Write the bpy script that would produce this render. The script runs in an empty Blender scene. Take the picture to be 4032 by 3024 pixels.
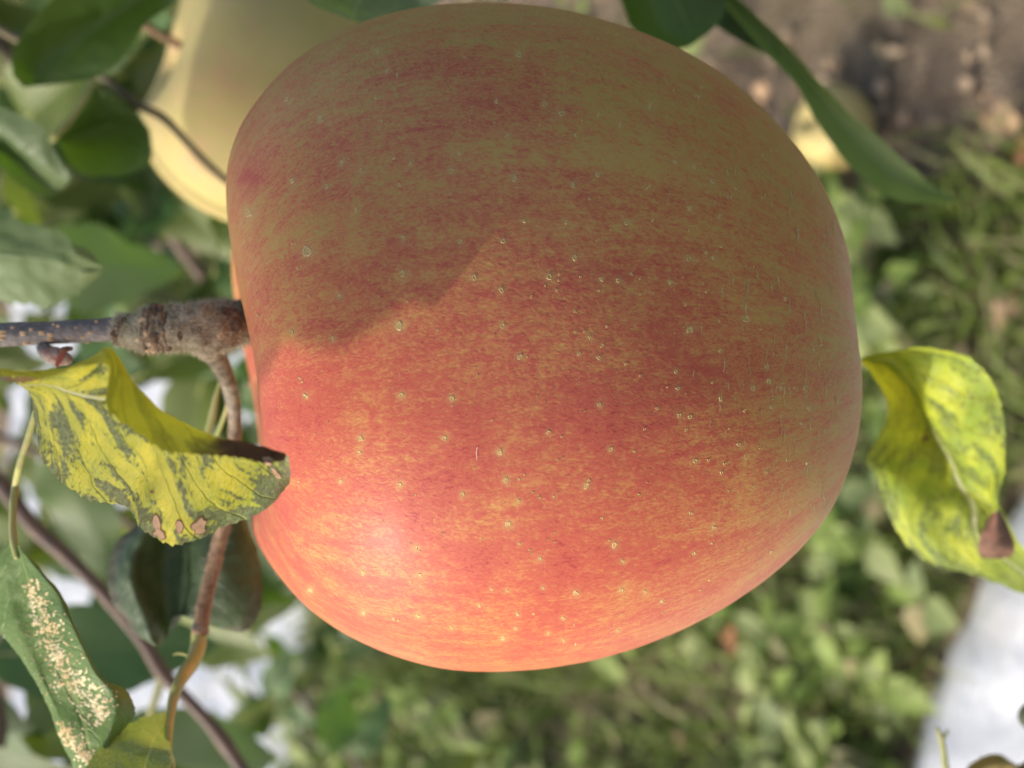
import bpy, math, random
import numpy as np
from mathutils import Vector, Matrix, noise as mnoise
from mathutils.bvhtree import BVHTree

rnd = random.Random(7)
rng = np.random.default_rng(7)
sc = bpy.context.scene
COL = sc.collection

# ------------------------------------------------------------------ camera, world, sun, exposure
PITCH = math.radians(35)
CAM = np.array([0.0, 0.0, 1.22])
F = np.array([0.0, math.cos(PITCH), -math.sin(PITCH)])       # viewing direction
UP = np.array([0.0, math.sin(PITCH), math.cos(PITCH)])       # towards the sky (left side of the rolled picture)
RX = np.array([1.0, 0.0, 0.0])
FPX = 5600.0
cam_d = bpy.data.cameras.new('camera')
cam = bpy.data.objects.new('camera', cam_d)
COL.objects.link(cam)
m = Matrix.Identity(4)
for i, v in enumerate((-UP, RX, -F)):
    for k in range(3):
        m[k][i] = float(v[k])
for k in range(3):
    m[k][3] = float(CAM[k])
cam.matrix_world = m
cam_d.sensor_width = 36.0
cam_d.lens = 50.0
cam_d.clip_start = 0.01
cam_d.clip_end = 500.0
cam_d.dof.use_dof = True
cam_d.dof.focus_distance = 0.159
cam_d.dof.aperture_fstop = 26.0
sc.camera = cam

SUN_CAM = np.array([-0.59, -0.75, 0.265])                      # towards the sun: picture right, picture up, to the camera
SUN = -UP * SUN_CAM[0] + RX * SUN_CAM[1] - F * SUN_CAM[2]
SUN = SUN / np.linalg.norm(SUN)
sun_d = bpy.data.lights.new('sun', 'SUN')
sun_d.energy = 2.35
sun_d.angle = math.radians(0.6)
sun_d.color = (1.0, 0.95, 0.87)
sun = bpy.data.objects.new('sun', sun_d)
COL.objects.link(sun)
sun.location = (0, 0, 6)
sun.rotation_euler = Vector(SUN).to_track_quat('Z', 'Y').to_euler()

world = bpy.data.worlds.new('World')
sc.world = world
world.use_nodes = True
wn = world.node_tree
bg = wn.nodes['Background']
sky = wn.nodes.new('ShaderNodeTexSky')
sky.sky_type = 'NISHITA'
sky.sun_disc = False
sky.sun_elevation = math.asin(float(SUN[2]))
sky.sun_rotation = math.atan2(float(SUN[0]), float(SUN[1]))
sky.air_density = 1.0
sky.dust_density = 5.0
sky.ozone_density = 0.0
bg.inputs['Strength'].default_value = 0.15
wn.links.new(sky.outputs[0], bg.inputs['Color'])

sc.view_settings.view_transform = 'Standard'
sc.view_settings.look = 'None'
sc.view_settings.gamma = 1.0
sc.view_settings.use_curve_mapping = False
sc.view_settings.exposure = 0.55
sc.cycles.use_denoising = True
sc.cycles.max_bounces = 6
sc.cycles.transparent_max_bounces = 6

# ------------------------------------------------------------------ placing helpers
def P(px, py, d):
    """Point seen at photograph pixel (px, py) at distance d along the view axis."""
    return CAM + d * (F - UP * ((px - 2016.0) / FPX) + RX * ((1512.0 - py) / FPX))

def G(px, py, z=0.0):
    r = F - UP * ((px - 2016.0) / FPX) + RX * ((1512.0 - py) / FPX)
    return CAM + r * ((z - CAM[2]) / r[2])

def tag(o, label=None, cat=None, group=None, kind=None):
    if label: o['label'] = label
    if cat: o['category'] = cat
    if group: o['group'] = group
    if kind: o['kind'] = kind
    return o

def empty(name, loc, parent=None):
    o = bpy.data.objects.new(name, None)
    COL.objects.link(o)
    o.location = [float(c) for c in loc]
    o.empty_display_size = 0.01
    if parent: o.parent = parent
    return o

def wloc(o):
    v = np.zeros(3)
    while o is not None:
        v += np.array(o.location[:])
        o = o.parent
    return v

def mesh_obj(name, V, faces, mats, parent=None, origin=None, uv=None, attrs=None, smooth=True, midx=None):
    """One mesh object; V in world metres, origin = where its own origin sits."""
    V = np.asarray(V, dtype=np.float64)
    if origin is None:
        origin = wloc(parent) if parent is not None else V.mean(0)
    me = bpy.data.meshes.new(name)
    L = V - origin
    faces = np.asarray(faces) if not isinstance(faces, list) else faces
    if isinstance(faces, np.ndarray):
        nf, k = faces.shape
        me.vertices.add(len(L)); me.vertices.foreach_set('co', L.astype(np.float32).ravel())
        me.loops.add(nf * k); me.loops.foreach_set('vertex_index', faces.astype(np.int32).ravel())
        me.polygons.add(nf)
        me.polygons.foreach_set('loop_start', np.arange(0, nf * k, k, dtype=np.int32))
        me.update(calc_edges=True)
    else:
        me.from_pydata([tuple(v) for v in L], [], faces)
    if smooth:
        me.polygons.foreach_set('use_smooth', np.ones(len(me.polygons), dtype=bool))
    if uv is not None:
        ul = me.uv_layers.new(name='UVMap')
        li = np.zeros(len(me.loops), dtype=np.int32)
        me.loops.foreach_get('vertex_index', li)
        ul.data.foreach_set('uv', np.asarray(uv, dtype=np.float32)[li].ravel())
    for k, a in (attrs or {}).items():
        a = np.asarray(a, dtype=np.float32)
        if a.ndim == 1:
            at = me.attributes.new(k, 'FLOAT', 'POINT'); at.data.foreach_set('value', a)
        else:
            at = me.attributes.new(k, 'FLOAT_VECTOR', 'POINT'); at.data.foreach_set('vector', a.ravel())
    for mt in (mats if isinstance(mats, (list, tuple)) else [mats]):
        me.materials.append(mt)
    if midx is not None:
        me.polygons.foreach_set('material_index', np.asarray(midx, dtype=np.int32))
    me.update()
    o = bpy.data.objects.new(name, me)
    COL.objects.link(o)
    if parent is not None:
        o.parent = parent
        o.location = [float(c) for c in (np.asarray(origin) - wloc(parent))]
    else:
        o.location = [float(c) for c in origin]
    return o

def copy_obj(o, parent):
    c = o.copy(); COL.objects.link(c); c.parent = parent
    return c

def cr(pts, ts):
    """Catmull-Rom through pts (n,k) at parameters ts in 0..1"""
    pts = np.asarray(pts, dtype=np.float64)
    n = len(pts)
    if n == 1: return np.repeat(pts, len(ts), 0)
    ext = np.vstack([2 * pts[0] - pts[1], pts, 2 * pts[-1] - pts[-2]])
    x = np.clip(np.asarray(ts), 0, 1) * (n - 1)
    i = np.minimum(x.astype(int), n - 2)
    f = (x - i)[:, None]
    p0, p1, p2, p3 = ext[i], ext[i + 1], ext[i + 2], ext[i + 3]
    return 0.5 * ((2 * p1) + (-p0 + p2) * f + (2 * p0 - 5 * p1 + 4 * p2 - p3) * f ** 2 + (-p0 + 3 * p1 - 3 * p2 + p3) * f ** 3)

def gridfaces(nu, nv, closed=False):
    a = np.arange(nu - (0 if closed else 1)); b = np.arange(nv - 1)
    A, B = np.meshgrid(a, b, indexing='ij')
    A2 = (A + 1) % nu
    return np.stack([A * nv + B, A2 * nv + B, A2 * nv + B + 1, A * nv + B + 1], -1).reshape(-1, 4)

def vnoise(V, scale, seed=0.0):
    return np.array([mnoise.noise(Vector((v[0] * scale + seed, v[1] * scale - seed, v[2] * scale + 2 * seed))) for v in V])

# ------------------------------------------------------------------ materials
class NT:
    def __init__(self, name):
        self.m = bpy.data.materials.new(name); self.m.use_nodes = True
        self.t = self.m.node_tree; self.n = self.t.nodes; self.l = self.t.links
        self.bsdf = self.n['Principled BSDF']; self.out = self.n['Material Output']
    def put(self, sock, v):
        if isinstance(v, bpy.types.NodeSocket): self.l.new(v, sock)
        elif isinstance(v, (tuple, list)) and len(v) == 3 and sock.type == 'RGBA': sock.default_value = (*v, 1)
        else: sock.default_value = v
    def math(self, op, a, b=0.0, c=0.0, clamp=False):
        x = self.n.new('ShaderNodeMath'); x.operation = op; x.use_clamp = clamp
        for i, v in enumerate((a, b, c)):
            if i < len(x.inputs): self.put(x.inputs[i], v)
        return x.outputs[0]
    def mix(self, f, a, b):
        x = self.n.new('ShaderNodeMix'); x.data_type = 'RGBA'
        self.put(x.inputs[0], f); self.put(x.inputs[6], a); self.put(x.inputs[7], b)
        return x.outputs[2]
    def noise(self, vec, scale, detail=2.0, rough=0.5, dist=0.0):
        x = self.n.new('ShaderNodeTexNoise')
        if vec is not None: self.l.new(vec, x.inputs['Vector'])
        x.inputs['Scale'].default_value = scale; x.inputs['Detail'].default_value = detail
        x.inputs['Roughness'].default_value = rough; x.inputs['Distortion'].default_value = dist
        return x.outputs[0]
    def voronoi(self, vec, scale, feature='F1'):
        x = self.n.new('ShaderNodeTexVoronoi'); x.feature = feature
        if vec is not None: self.l.new(vec, x.inputs['Vector'])
        x.inputs['Scale'].default_value = scale
        return x.outputs['Distance']
    def step(self, v, lo, hi):
        x = self.n.new('ShaderNodeMapRange'); x.interpolation_type = 'SMOOTHSTEP'
        self.put(x.inputs[0], v); x.inputs[1].default_value = lo; x.inputs[2].default_value = hi
        return x.outputs[0]
    def attr(self, name, vec=False):
        x = self.n.new('ShaderNodeAttribute'); x.attribute_name = name
        return x.outputs['Vector'] if vec else x.outputs['Fac']
    def scale(self, v, s):
        x = self.n.new('ShaderNodeVectorMath'); x.operation = 'MULTIPLY'
        self.l.new(v, x.inputs[0]); x.inputs[1].default_value = s
        return x.outputs[0]
    def obj(self):
        return self.n.new('ShaderNodeTexCoord').outputs['Object']
    def uv(self):
        x = self.n.new('ShaderNodeSeparateXYZ')
        self.l.new(self.n.new('ShaderNodeTexCoord').outputs['UV'], x.inputs[0])
        return x.outputs[0], x.outputs[1]
    def comb(self, a, b, c=0.0):
        x = self.n.new('ShaderNodeCombineXYZ')
        for i, v in enumerate((a, b, c)): self.put(x.inputs[i], v)
        return x.outputs[0]
    def bump(self, h, strength=0.3, dist=0.001):
        x = self.n.new('ShaderNodeBump'); x.inputs['Strength'].default_value = strength
        x.inputs['Distance'].default_value = dist; self.l.new(h, x.inputs['Height'])
        return x.outputs[0]
    def back(self):
        return self.n.new('ShaderNodeNewGeometry').outputs['Backfacing']
    def fin(self, col, rough=0.5, normal=None, spec=0.5, translucent=0.0, tcol=None, sheen=0.0, coat=0.0):
        b = self.bsdf
        self.put(b.inputs['Base Color'], col); self.put(b.inputs['Roughness'], rough)
        b.inputs['Specular IOR Level'].default_value = spec
        b.inputs['Sheen Weight'].default_value = sheen
        b.inputs['Sheen Roughness'].default_value = 0.5
        b.inputs['Coat Weight'].default_value = coat
        b.inputs['Coat Roughness'].default_value = 0.3
        if normal is not None: self.l.new(normal, b.inputs['Normal'])
        if translucent > 0:
            t = self.n.new('ShaderNodeBsdfTranslucent'); self.put(t.inputs[0], tcol if tcol is not None else col)
            if normal is not None: self.l.new(normal, t.inputs['Normal'])
            mx = self.n.new('ShaderNodeMixShader'); mx.inputs[0].default_value = translucent
            self.l.new(b.outputs[0], mx.inputs[1]); self.l.new(t.outputs[0], mx.inputs[2])
            self.l.new(mx.outputs[0], self.out.inputs[0])
        return self.m

def simple_mat(name, c1, c2, scale, rough=0.6, bump=0.3, bd=0.0004, **kw):
    t = NT(name); o = t.obj()
    n = t.noise(o, scale, 4, 0.6)
    return t.fin(t.mix(t.step(n, 0.35, 0.65), c1, c2), rough, t.bump(n, bump, bd), **kw)

def vein_nodes(t, nveins=9, slope=5.0, width=0.07):
    """u along the leaf, v across with the midrib at 0.5"""
    u, v = t.uv()
    av = t.math('ABSOLUTE', t.math('SUBTRACT', v, 0.5))
    wob = t.math('MULTIPLY', t.math('SUBTRACT', t.noise(t.comb(u, v), 6.0, 2), 0.5), 0.5)
    s = t.math('ADD', t.math('SUBTRACT', t.math('MULTIPLY', u, float(nveins)), t.math('MULTIPLY', av, slope)), wob)
    fr = t.math('ABSOLUTE', t.math('SUBTRACT', t.math('FRACT', s), 0.5))       # 0 on the side vein
    side = t.math('SUBTRACT', 1.0, t.step(fr, 0.0, width))
    mid = t.math('SUBTRACT', 1.0, t.step(av, 0.006, 0.024))
    cell = t.voronoi(t.comb(t.math('MULTIPLY', u, 2.2), v), 26.0, 'DISTANCE_TO_EDGE')
    net = t.math('SUBTRACT', 1.0, t.step(cell, 0.0, 0.10))
    return u, v, av, s, side, mid, net

def leaf_mat(name, c1, c2, cback, cvein=(0.12, 0.17, 0.05), nveins=9, mott=8.0, trans=0.28, tcol=(0.16, 0.26, 0.02), rough=0.42, vein_amt=0.55, edge=None):
    t = NT(name)
    u, v, av, s, side, mid, net = vein_nodes(t, nveins)
    n = t.noise(t.obj(), mott * 10, 4, 0.6)
    col = t.mix(t.step(n, 0.3, 0.7), c1, c2)
    if edge is not None:
        e = t.math('MULTIPLY', t.step(t.math('ADD', av, t.math('MULTIPLY', n, 0.25)), 0.48, 0.62), 0.9)
        col = t.mix(e, col, edge)
    vn = t.math('MAXIMUM', mid, t.math('MULTIPLY', side, vein_amt))
    vn = t.math('MAXIMUM', vn, t.math('MULTIPLY', net, 0.15))
    col = t.mix(vn, col, cvein)
    col = t.mix(t.back(), col, t.mix(t.math('MULTIPLY', vn, 0.7), cback, cvein))
    h = t.math('ADD', t.math('MULTIPLY', vn, -0.8), t.math('MULTIPLY', n, 0.5))
    return t.fin(col, rough, t.bump(h, 0.5, 0.0006), translucent=trans, tcol=tcol)

# apple skin ------------------------------------------------------------------
def apple_mat(name, tan, orange, red, deep, green, blush_bias=0.0):
    t = NT(name)
    sk = t.attr('skin', True); blush = t.attr('blush'); grn = t.attr('green'); rus = t.attr('russet'); halo = t.attr('halo')
    sA = t.noise(t.scale(sk, (11, 11, 1.1)), 1.0, 4, 0.62, 0.6)
    sB = t.noise(t.scale(sk, (34, 34, 5.0)), 1.0, 3, 0.6, 0.5)
    mC = t.noise(t.scale(sk, (48, 48, 36)), 1.0, 3, 0.62, 0.8)
    mF = t.noise(t.scale(sk, (150, 150, 95)), 1.0, 2, 0.65)
    r = t.math('ADD', blush, blush_bias)
    mP = t.noise(t.scale(sk, (7, 7, 5)), 1.0, 3, 0.6, 0.5)
    mS = t.noise(t.scale(sk, (85, 85, 38)), 1.0, 3, 0.7, 0.4)
    for s, k in ((sA, 0.55), (sB, 0.50), (mP, 0.85), (mC, 0.80), (mF, 0.85), (mS, 0.75)):
        r = t.math('ADD', r, t.math('MULTIPLY', t.math('SUBTRACT', s, 0.5), k))
    base = t.mix(grn, tan, green)
    c = t.mix(t.step(r, 0.02, 0.46), base, orange)
    c = t.mix(t.step(r, 0.30, 0.85), c, red)
    c = t.mix(t.step(r, 0.85, 1.25), c, deep)
    # fine vertical cracks of corky skin towards the calyx
    ck = t.noise(t.scale(sk, (20, 20, 85)), 1.0, 2, 0.6, 0.4)
    ckm = t.math('MULTIPLY', t.math('SUBTRACT', 1.0, t.step(t.math('ABSOLUTE', t.math('SUBTRACT', ck, 0.5)), 0.0, 0.018)), t.step(grn, 0.35, 0.8))
    c = t.mix(t.math('MULTIPLY', ckm, 0.55), c, (0.16, 0.11, 0.03))
    # russet in the stem bowl
    rs = t.noise(t.scale(sk, (60, 60, 5)), 1.0, 3, 0.7)
    c = t.mix(rus, c, t.mix(t.step(rs, 0.3, 0.7), (0.33, 0.15, 0.05), (0.52, 0.30, 0.10)))
    c = t.mix(t.math('MULTIPLY', halo, 0.42), c, (0.50, 0.38, 0.14))
    # tiny dark specks
    vs = t.voronoi(t.scale(sk, (1, 1, 1)), 22.0)
    sp = t.math('SUBTRACT', 1.0, t.step(vs, 0.016, 0.03))
    c = t.mix(t.math('MULTIPLY', sp, 0.7), c, (0.10, 0.04, 0.02))
    h = t.math('ADD', t.math('MULTIPLY', mF, 0.6), t.math('MULTIPLY', mC, 0.8))
    h = t.math('ADD', h, t.math('MULTIPLY', ckm, -0.6))
    rough = t.math('ADD', 0.44, t.math('MULTIPLY', mF, 0.16))
    m_ = t.fin(c, rough, t.bump(h, 0.32, 0.00022), spec=0.22, sheen=0.0, coat=0.045)
    t.bsdf.inputs['Subsurface Weight'].default_value = 0.0
    return m_

M_APPLE = apple_mat('apple_skin_red', (0.53, 0.315, 0.098), (0.52, 0.208, 0.082), (0.46, 0.100, 0.066), (0.34, 0.045, 0.048), (0.42, 0.295, 0.085))
M_APPLE_Y = apple_mat('apple_skin_yellow', (0.48, 0.39, 0.16), (0.50, 0.36, 0.17), (0.52, 0.26, 0.15), (0.5, 0.2, 0.12), (0.36, 0.34, 0.10), -0.30)
M_LENT = simple_mat('lenticel_cork', (0.54, 0.38, 0.15), (0.42, 0.27, 0.09), 3000, 0.7)
M_LENTRIM = simple_mat('lenticel_rim', (0.58, 0.42, 0.19), (0.50, 0.34, 0.14), 2000, 0.5)
M_HAIR = simple_mat('pale_fibre', (0.8, 0.6, 0.5), (0.7, 0.55, 0.4), 1000, 0.6)
M_TWIG = None

# ------------------------------------------------------------------ geometry builders
def sheet(name, rows, nu, nv, mat, parent=None, raw=False, serr=0.0, teeth=30, wav=0.0, wscale=120, origin=None, tilt=0.0):
    """Leaf surface through rows (edge .. midrib .. edge); every row is a polyline base -> tip."""
    R = [np.array([p if raw else P(*p) for p in r], dtype=float) for r in rows]
    us = np.linspace(0, 1, nu); vs = np.linspace(0, 1, nv)
    C = np.array([cr(r, us) for r in R])                    # rows, nu, 3
    S = np.zeros((nu, nv, 3))
    for i in range(nu):
        S[i] = cr(C[:, i], vs)
    if serr:
        for j, k in ((0, 2), (nv - 1, nv - 3)):
            d = S[:, j] - S[:, k]
            d /= (np.linalg.norm(d, axis=1, keepdims=True) + 1e-9)
            x = us * teeth + 0.3 * np.sin(us * 17)
            w = (x % 1.0)
            amp = serr * (w ** 1.3) * (0.7 + 0.3 * np.sin(us * 40 + j)) * np.clip(us * 12, 0, 1)
            S[:, j] += d * amp[:, None]
    V = S.reshape(-1, 3)
    if wav:
        n = vnoise(V, wscale, rnd.random() * 30)
        nf = vnoise(V, wscale * 3.1, rnd.random() * 30) * 0.35
        # push along the local normal
        du = np.gradient(S, axis=0); dv = np.gradient(S, axis=1)
        N = np.cross(du, dv).reshape(-1, 3); N /= (np.linalg.norm(N, axis=1, keepdims=True) + 1e-12)
        V = V + N * ((n + nf) * wav)[:, None]
    Ug, Vg = np.meshgrid(us, vs, indexing='ij')
    uv = np.stack([Ug.ravel(), Vg.ravel()], 1)
    F_ = gridfaces(nu, nv)
    o = mesh_obj(name, V, F_, mat, parent, origin=origin, uv=uv)
    return o, V, F_

def tube_arrays(pts, radii, nseg, sides, lump=0.0, lscale=300, flat=1.0):
    pts = np.asarray(pts, float); rad = np.asarray(radii, float)
    us = np.linspace(0, 1, nseg)
    C = cr(pts, us); Rr = cr(rad[:, None], us)[:, 0]
    T = np.gradient(C, axis=0); T /= np.linalg.norm(T, axis=1, keepdims=True) + 1e-12
    a = np.array([0.3, -0.8, 0.5]); N = np.cross(T[0], a); N /= np.linalg.norm(N)
    V = []
    ang = np.linspace(0, 2 * np.pi, sides, endpoint=False)
    for i in range(nseg):
        N = N - T[i] * np.dot(N, T[i]); N /= np.linalg.norm(N) + 1e-12
        B = np.cross(T[i], N)
        V.append(C[i] + Rr[i] * (np.cos(ang)[:, None] * N + np.sin(ang)[:, None] * B * flat))
    V = np.array(V).reshape(-1, 3)
    if lump:
        n = vnoise(V, lscale, 3.3)
        c = np.repeat(C, sides, 0); rr = np.repeat(Rr, sides)
        V = c + (V - c) * (1 + n * lump)[:, None]
    fs = []
    for i in range(nseg - 1):
        for k in range(sides):
            k2 = (k + 1) % sides
            fs.append((i * sides + k, i * sides + k2, (i + 1) * sides + k2, (i + 1) * sides + k))
    V = np.vstack([V, C[0], C[-1]])
    n0 = nseg * sides
    for k in range(sides):
        k2 = (k + 1) % sides
        fs.append((n0, k2, k, k)); fs.append((n0 + 1, (nseg - 1) * sides + k, (nseg - 1) * sides + k2, (nseg - 1) * sides + k2))
    F_ = [tuple(dict.fromkeys(f)) for f in fs]
    u = np.append(np.repeat(us, sides), [0, 1]); w = np.append(np.tile(ang / 6.2832, nseg), [0, 0])
    return V, F_, np.stack([u, w], 1)

def tube(name, ppts, rpx, mat, parent=None, nseg=60, sides=16, lump=0.0, lscale=300, flat=1.0, origin=None):
    """ppts: (px, py, depth); rpx: radius in photograph pixels at that depth"""
    pts = [P(*p) for p in ppts]
    rad = [r * p[2] / FPX for r, p in zip(rpx, ppts)]
    V, F_, uv = tube_arrays(pts, rad, nseg, sides, lump, lscale, flat)
    return mesh_obj(name, V, F_, mat, parent, origin=origin, uv=uv), V, F_

def bvh_of(V, faces):
    return BVHTree.FromPolygons([tuple(v) for v in V], [tuple(int(i) for i in f) for f in faces])

def cast(bvh, px, py):
    r = F - UP * ((px - 2016.0) / FPX) + RX * ((1512.0 - py) / FPX)
    r = r / np.linalg.norm(r)
    hit = bvh.ray_cast(Vector(CAM), Vector(r), 5.0)
    if hit[0] is None: return None, None
    n = np.array(hit[1]);
    if np.dot(n, r) > 0: n = -n
    return np.array(hit[0]), n

class Bag:
    """collects small polygons that become one part"""
    def __init__(s): s.V = []; s.F = []; s.M = []
    def add(s, V, F_, mi=0):
        b = len(s.V); s.V += [np.asarray(v) for v in V]
        for f in F_: s.F.append(tuple(b + i for i in f)); s.M.append(mi)
    def build(s, name, mats, parent, kind='stuff', label=None, smooth=False):
        if not s.V: return None
        o = mesh_obj(name, np.array(s.V), s.F, mats, parent, midx=s.M, smooth=smooth)
        if kind: o['kind'] = kind
        if label: o['label'] = label
        return o

def hairs(bag, V, F_, n, length, width, r=None, bias=None, filt=None):
    """short plant hairs standing on a surface"""
    r = r or rnd
    for _ in range(n):
        f = F_[r.randrange(len(F_))]
        p = sum(V[i] for i in f) / len(f)
        if filt is not None and not filt(p): continue
        if len(f) < 3: continue
        nn = np.cross(V[f[1]] - V[f[0]], V[f[2]] - V[f[0]])
        l = np.linalg.norm(nn)
        if l < 1e-14: continue
        nn /= l
        w = np.array([r.gauss(0, 1) for _ in range(3)])
        d = nn * 1.0 + w * 0.45; d /= np.linalg.norm(d)
        if bias is not None: d = d + bias; d /= np.linalg.norm(d)
        s = np.cross(d, w); s /= np.linalg.norm(s) + 1e-9
        L = length * r.uniform(0.4, 1.2)
        k = p + d * L * 0.55 + w * L * 0.08
        tip = p + d * L + w * L * 0.2
        bag.add([p - s * width, p + s * width, k + s * width * .6, k - s * width * .6, tip], [(0, 1, 2, 3), (3, 2, 4)])

# ------------------------------------------------------------------ the apple shape
UPPER = [(495,400),(497,350),(510,300),(530,255),(560,212),(600,165),(650,120),(700,88),(760,55),(830,30),(900,14),(980,5),(1060,2),(1150,7),(1230,18),(1320,42),(1400,68),(1480,103),(1560,150),(1620,197),(1680,255),(1730,312),(1770,370),(1805,440),(1830,510),(1845,580),(1853,650),(1855,720),(1855,790)]
UPPER = [(552,905),(552,860),(548,800),(540,730),(528,660),(515,590),(505,520),(498,460)] + UPPER
LOWER = [(552,905),(549,940),(545,980),(540,1020),(533,1060),(528,1095),(530,1130),(540,1160),(555,1187),(590,1237),(630,1281),(680,1325),(740,1363),(820,1401),(900,1428),(970,1444),(1050,1450),(1130,1448),(1230,1437),(1330,1415),(1420,1385),(1500,1350),(1590,1300),(1660,1252),(1720,1200),(1770,1145),(1805,1085),(1828,1020),(1842,950),(1850,870),(1855,790)]
K = 4032 / 2212.0
CX, CY = 2150.0, 1545.0
AX = np.array([-0.9965, 0.0841])                 # towards the stem in picture coordinates (right, down)
AU = np.array([-0.0841, -0.9965])                # towards the upper side
def polar(pts, side):
    out = []
    for x, y in pts:
        d = np.array([x * K - CX, y * K - CY])
        a = d @ AX; u = (d @ AU) * side
        out.append((math.atan2(u, a), math.hypot(a, u)))
    out.sort()
    return np.array(out)
PU, PL = polar(UPPER, 1), polar(LOWER, -1)
def rad_of(tab, th):
    k = tab[:, 0] > 0.0
    return np.interp(th, tab[k, 0], tab[k, 1])
def smooth1(a, n=7):
    for _ in range(n):
        a = np.concatenate([[a[0]], (a[:-2] + 2 * a[1:-1] + a[2:]) / 4, [a[-1]]])
    return a

def apple_points(nphi, nt, near_flat=0.115, ripple=1.0):
    """local picture-unit coordinates (axial to stem, upper, towards viewer), with attributes"""
    th = np.linspace(0.0, math.pi, nt)
    # denser sampling towards the poles
    ru = smooth1(rad_of(PU, th), 14); rl = smooth1(rad_of(PL, th), 14)
    rm = (ru + rl) / 2
    ax = np.cos(th); rr = np.sin(th)
    cols = {'u': (ru * ax, ru * rr), 'l': (rl * ax, rl * rr)}
    flat = 1 - near_flat * np.clip((np.cos(th) - 0.1) / 0.9, 0, 1) ** 0.7
    cols['n'] = (rm * ax * flat, rm * rr)
    flat2 = 1 - 0.05 * np.clip(np.cos(th), 0, 1)
    cols['f'] = (rm * ax * flat2, rm * rr)
    phi = np.linspace(0, 2 * math.pi, nphi, endpoint=False)
    c, s = np.cos(phi), np.sin(phi)
    wu = np.clip(c, 0, 1) ** 2; wl = np.clip(-c, 0, 1) ** 2; wn_ = np.clip(s, 0, 1) ** 2; wf = np.clip(-s, 0, 1) ** 2
    A = sum(w[:, None] * cols[k][0][None] for w, k in ((wu, 'u'), (wl, 'l'), (wn_, 'n'), (wf, 'f')))
    Rr = sum(w[:, None] * cols[k][1][None] for w, k in ((wu, 'u'), (wl, 'l'), (wn_, 'n'), (wf, 'f')))
    # stem bowl and calyx basin
    lob = 1 + 0.10 * np.cos(5 * phi + 0.6)[:, None]
    A = A - np.where(ax[None] > 0, 1, 0) * 520 * np.exp(-(Rr / (230 * lob)) ** 2)
    A = A + np.where(ax[None] < 0, 1, 0) * 260 * np.exp(-(Rr / (260 * lob)) ** 2)
    Rr = Rr * (1 + 0.006 * ripple * np.cos(5 * phi + 1.0)[:, None] * rr[None])
    X = A; Y = Rr * c[:, None]; Z = Rr * s[:, None]
    # arc length along the meridian
    dl = np.sqrt(np.diff(A, axis=1) ** 2 + np.diff(Rr, axis=1) ** 2)
    arc = np.concatenate([np.zeros((nphi, 1)), np.cumsum(dl, 1)], 1) / 1320.0
    sk = np.stack([np.repeat(c[:, None], nt, 1), np.repeat(s[:, None], nt, 1), arc], -1)
    return np.stack([X, Y, Z], -1).reshape(-1, 3), sk.reshape(-1, 3), Rr.ravel(), gridfaces(nphi, nt, True)

def apple_world(L, unit, centre, axis_stem, up, towards):
    return centre + unit * (L[:, :1] * axis_stem + L[:, 1:2] * up + L[:, 2:] * towards)

def pic(v2):
    """picture direction (right, down) -> world direction"""
    return -UP * v2[0] - RX * v2[1]

UNIT = 0.045 / 1320.0
D0 = 0.1965
AP_C = P(CX - 14, CY, D0)
STEM_AX = pic(AX); STEM_AX /= np.linalg.norm(STEM_AX)
UP_AX = pic(AU); UP_AX /= np.linalg.norm(UP_AX)
TOW = -F
# the whole fruit leans a little: turned about the middle of the outline
L_, sk_, Rr_, AF = apple_points(760, 520)
AV = apple_world(L_, UNIT, AP_C, STEM_AX, UP_AX, TOW)

def project(V):
    d = V - CAM
    z = d @ F
    return 2016 - FPX * (d @ UP) / z, 1512 - FPX * (d @ RX) / z, z
px_, py_, pz_ = project(AV)

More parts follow.
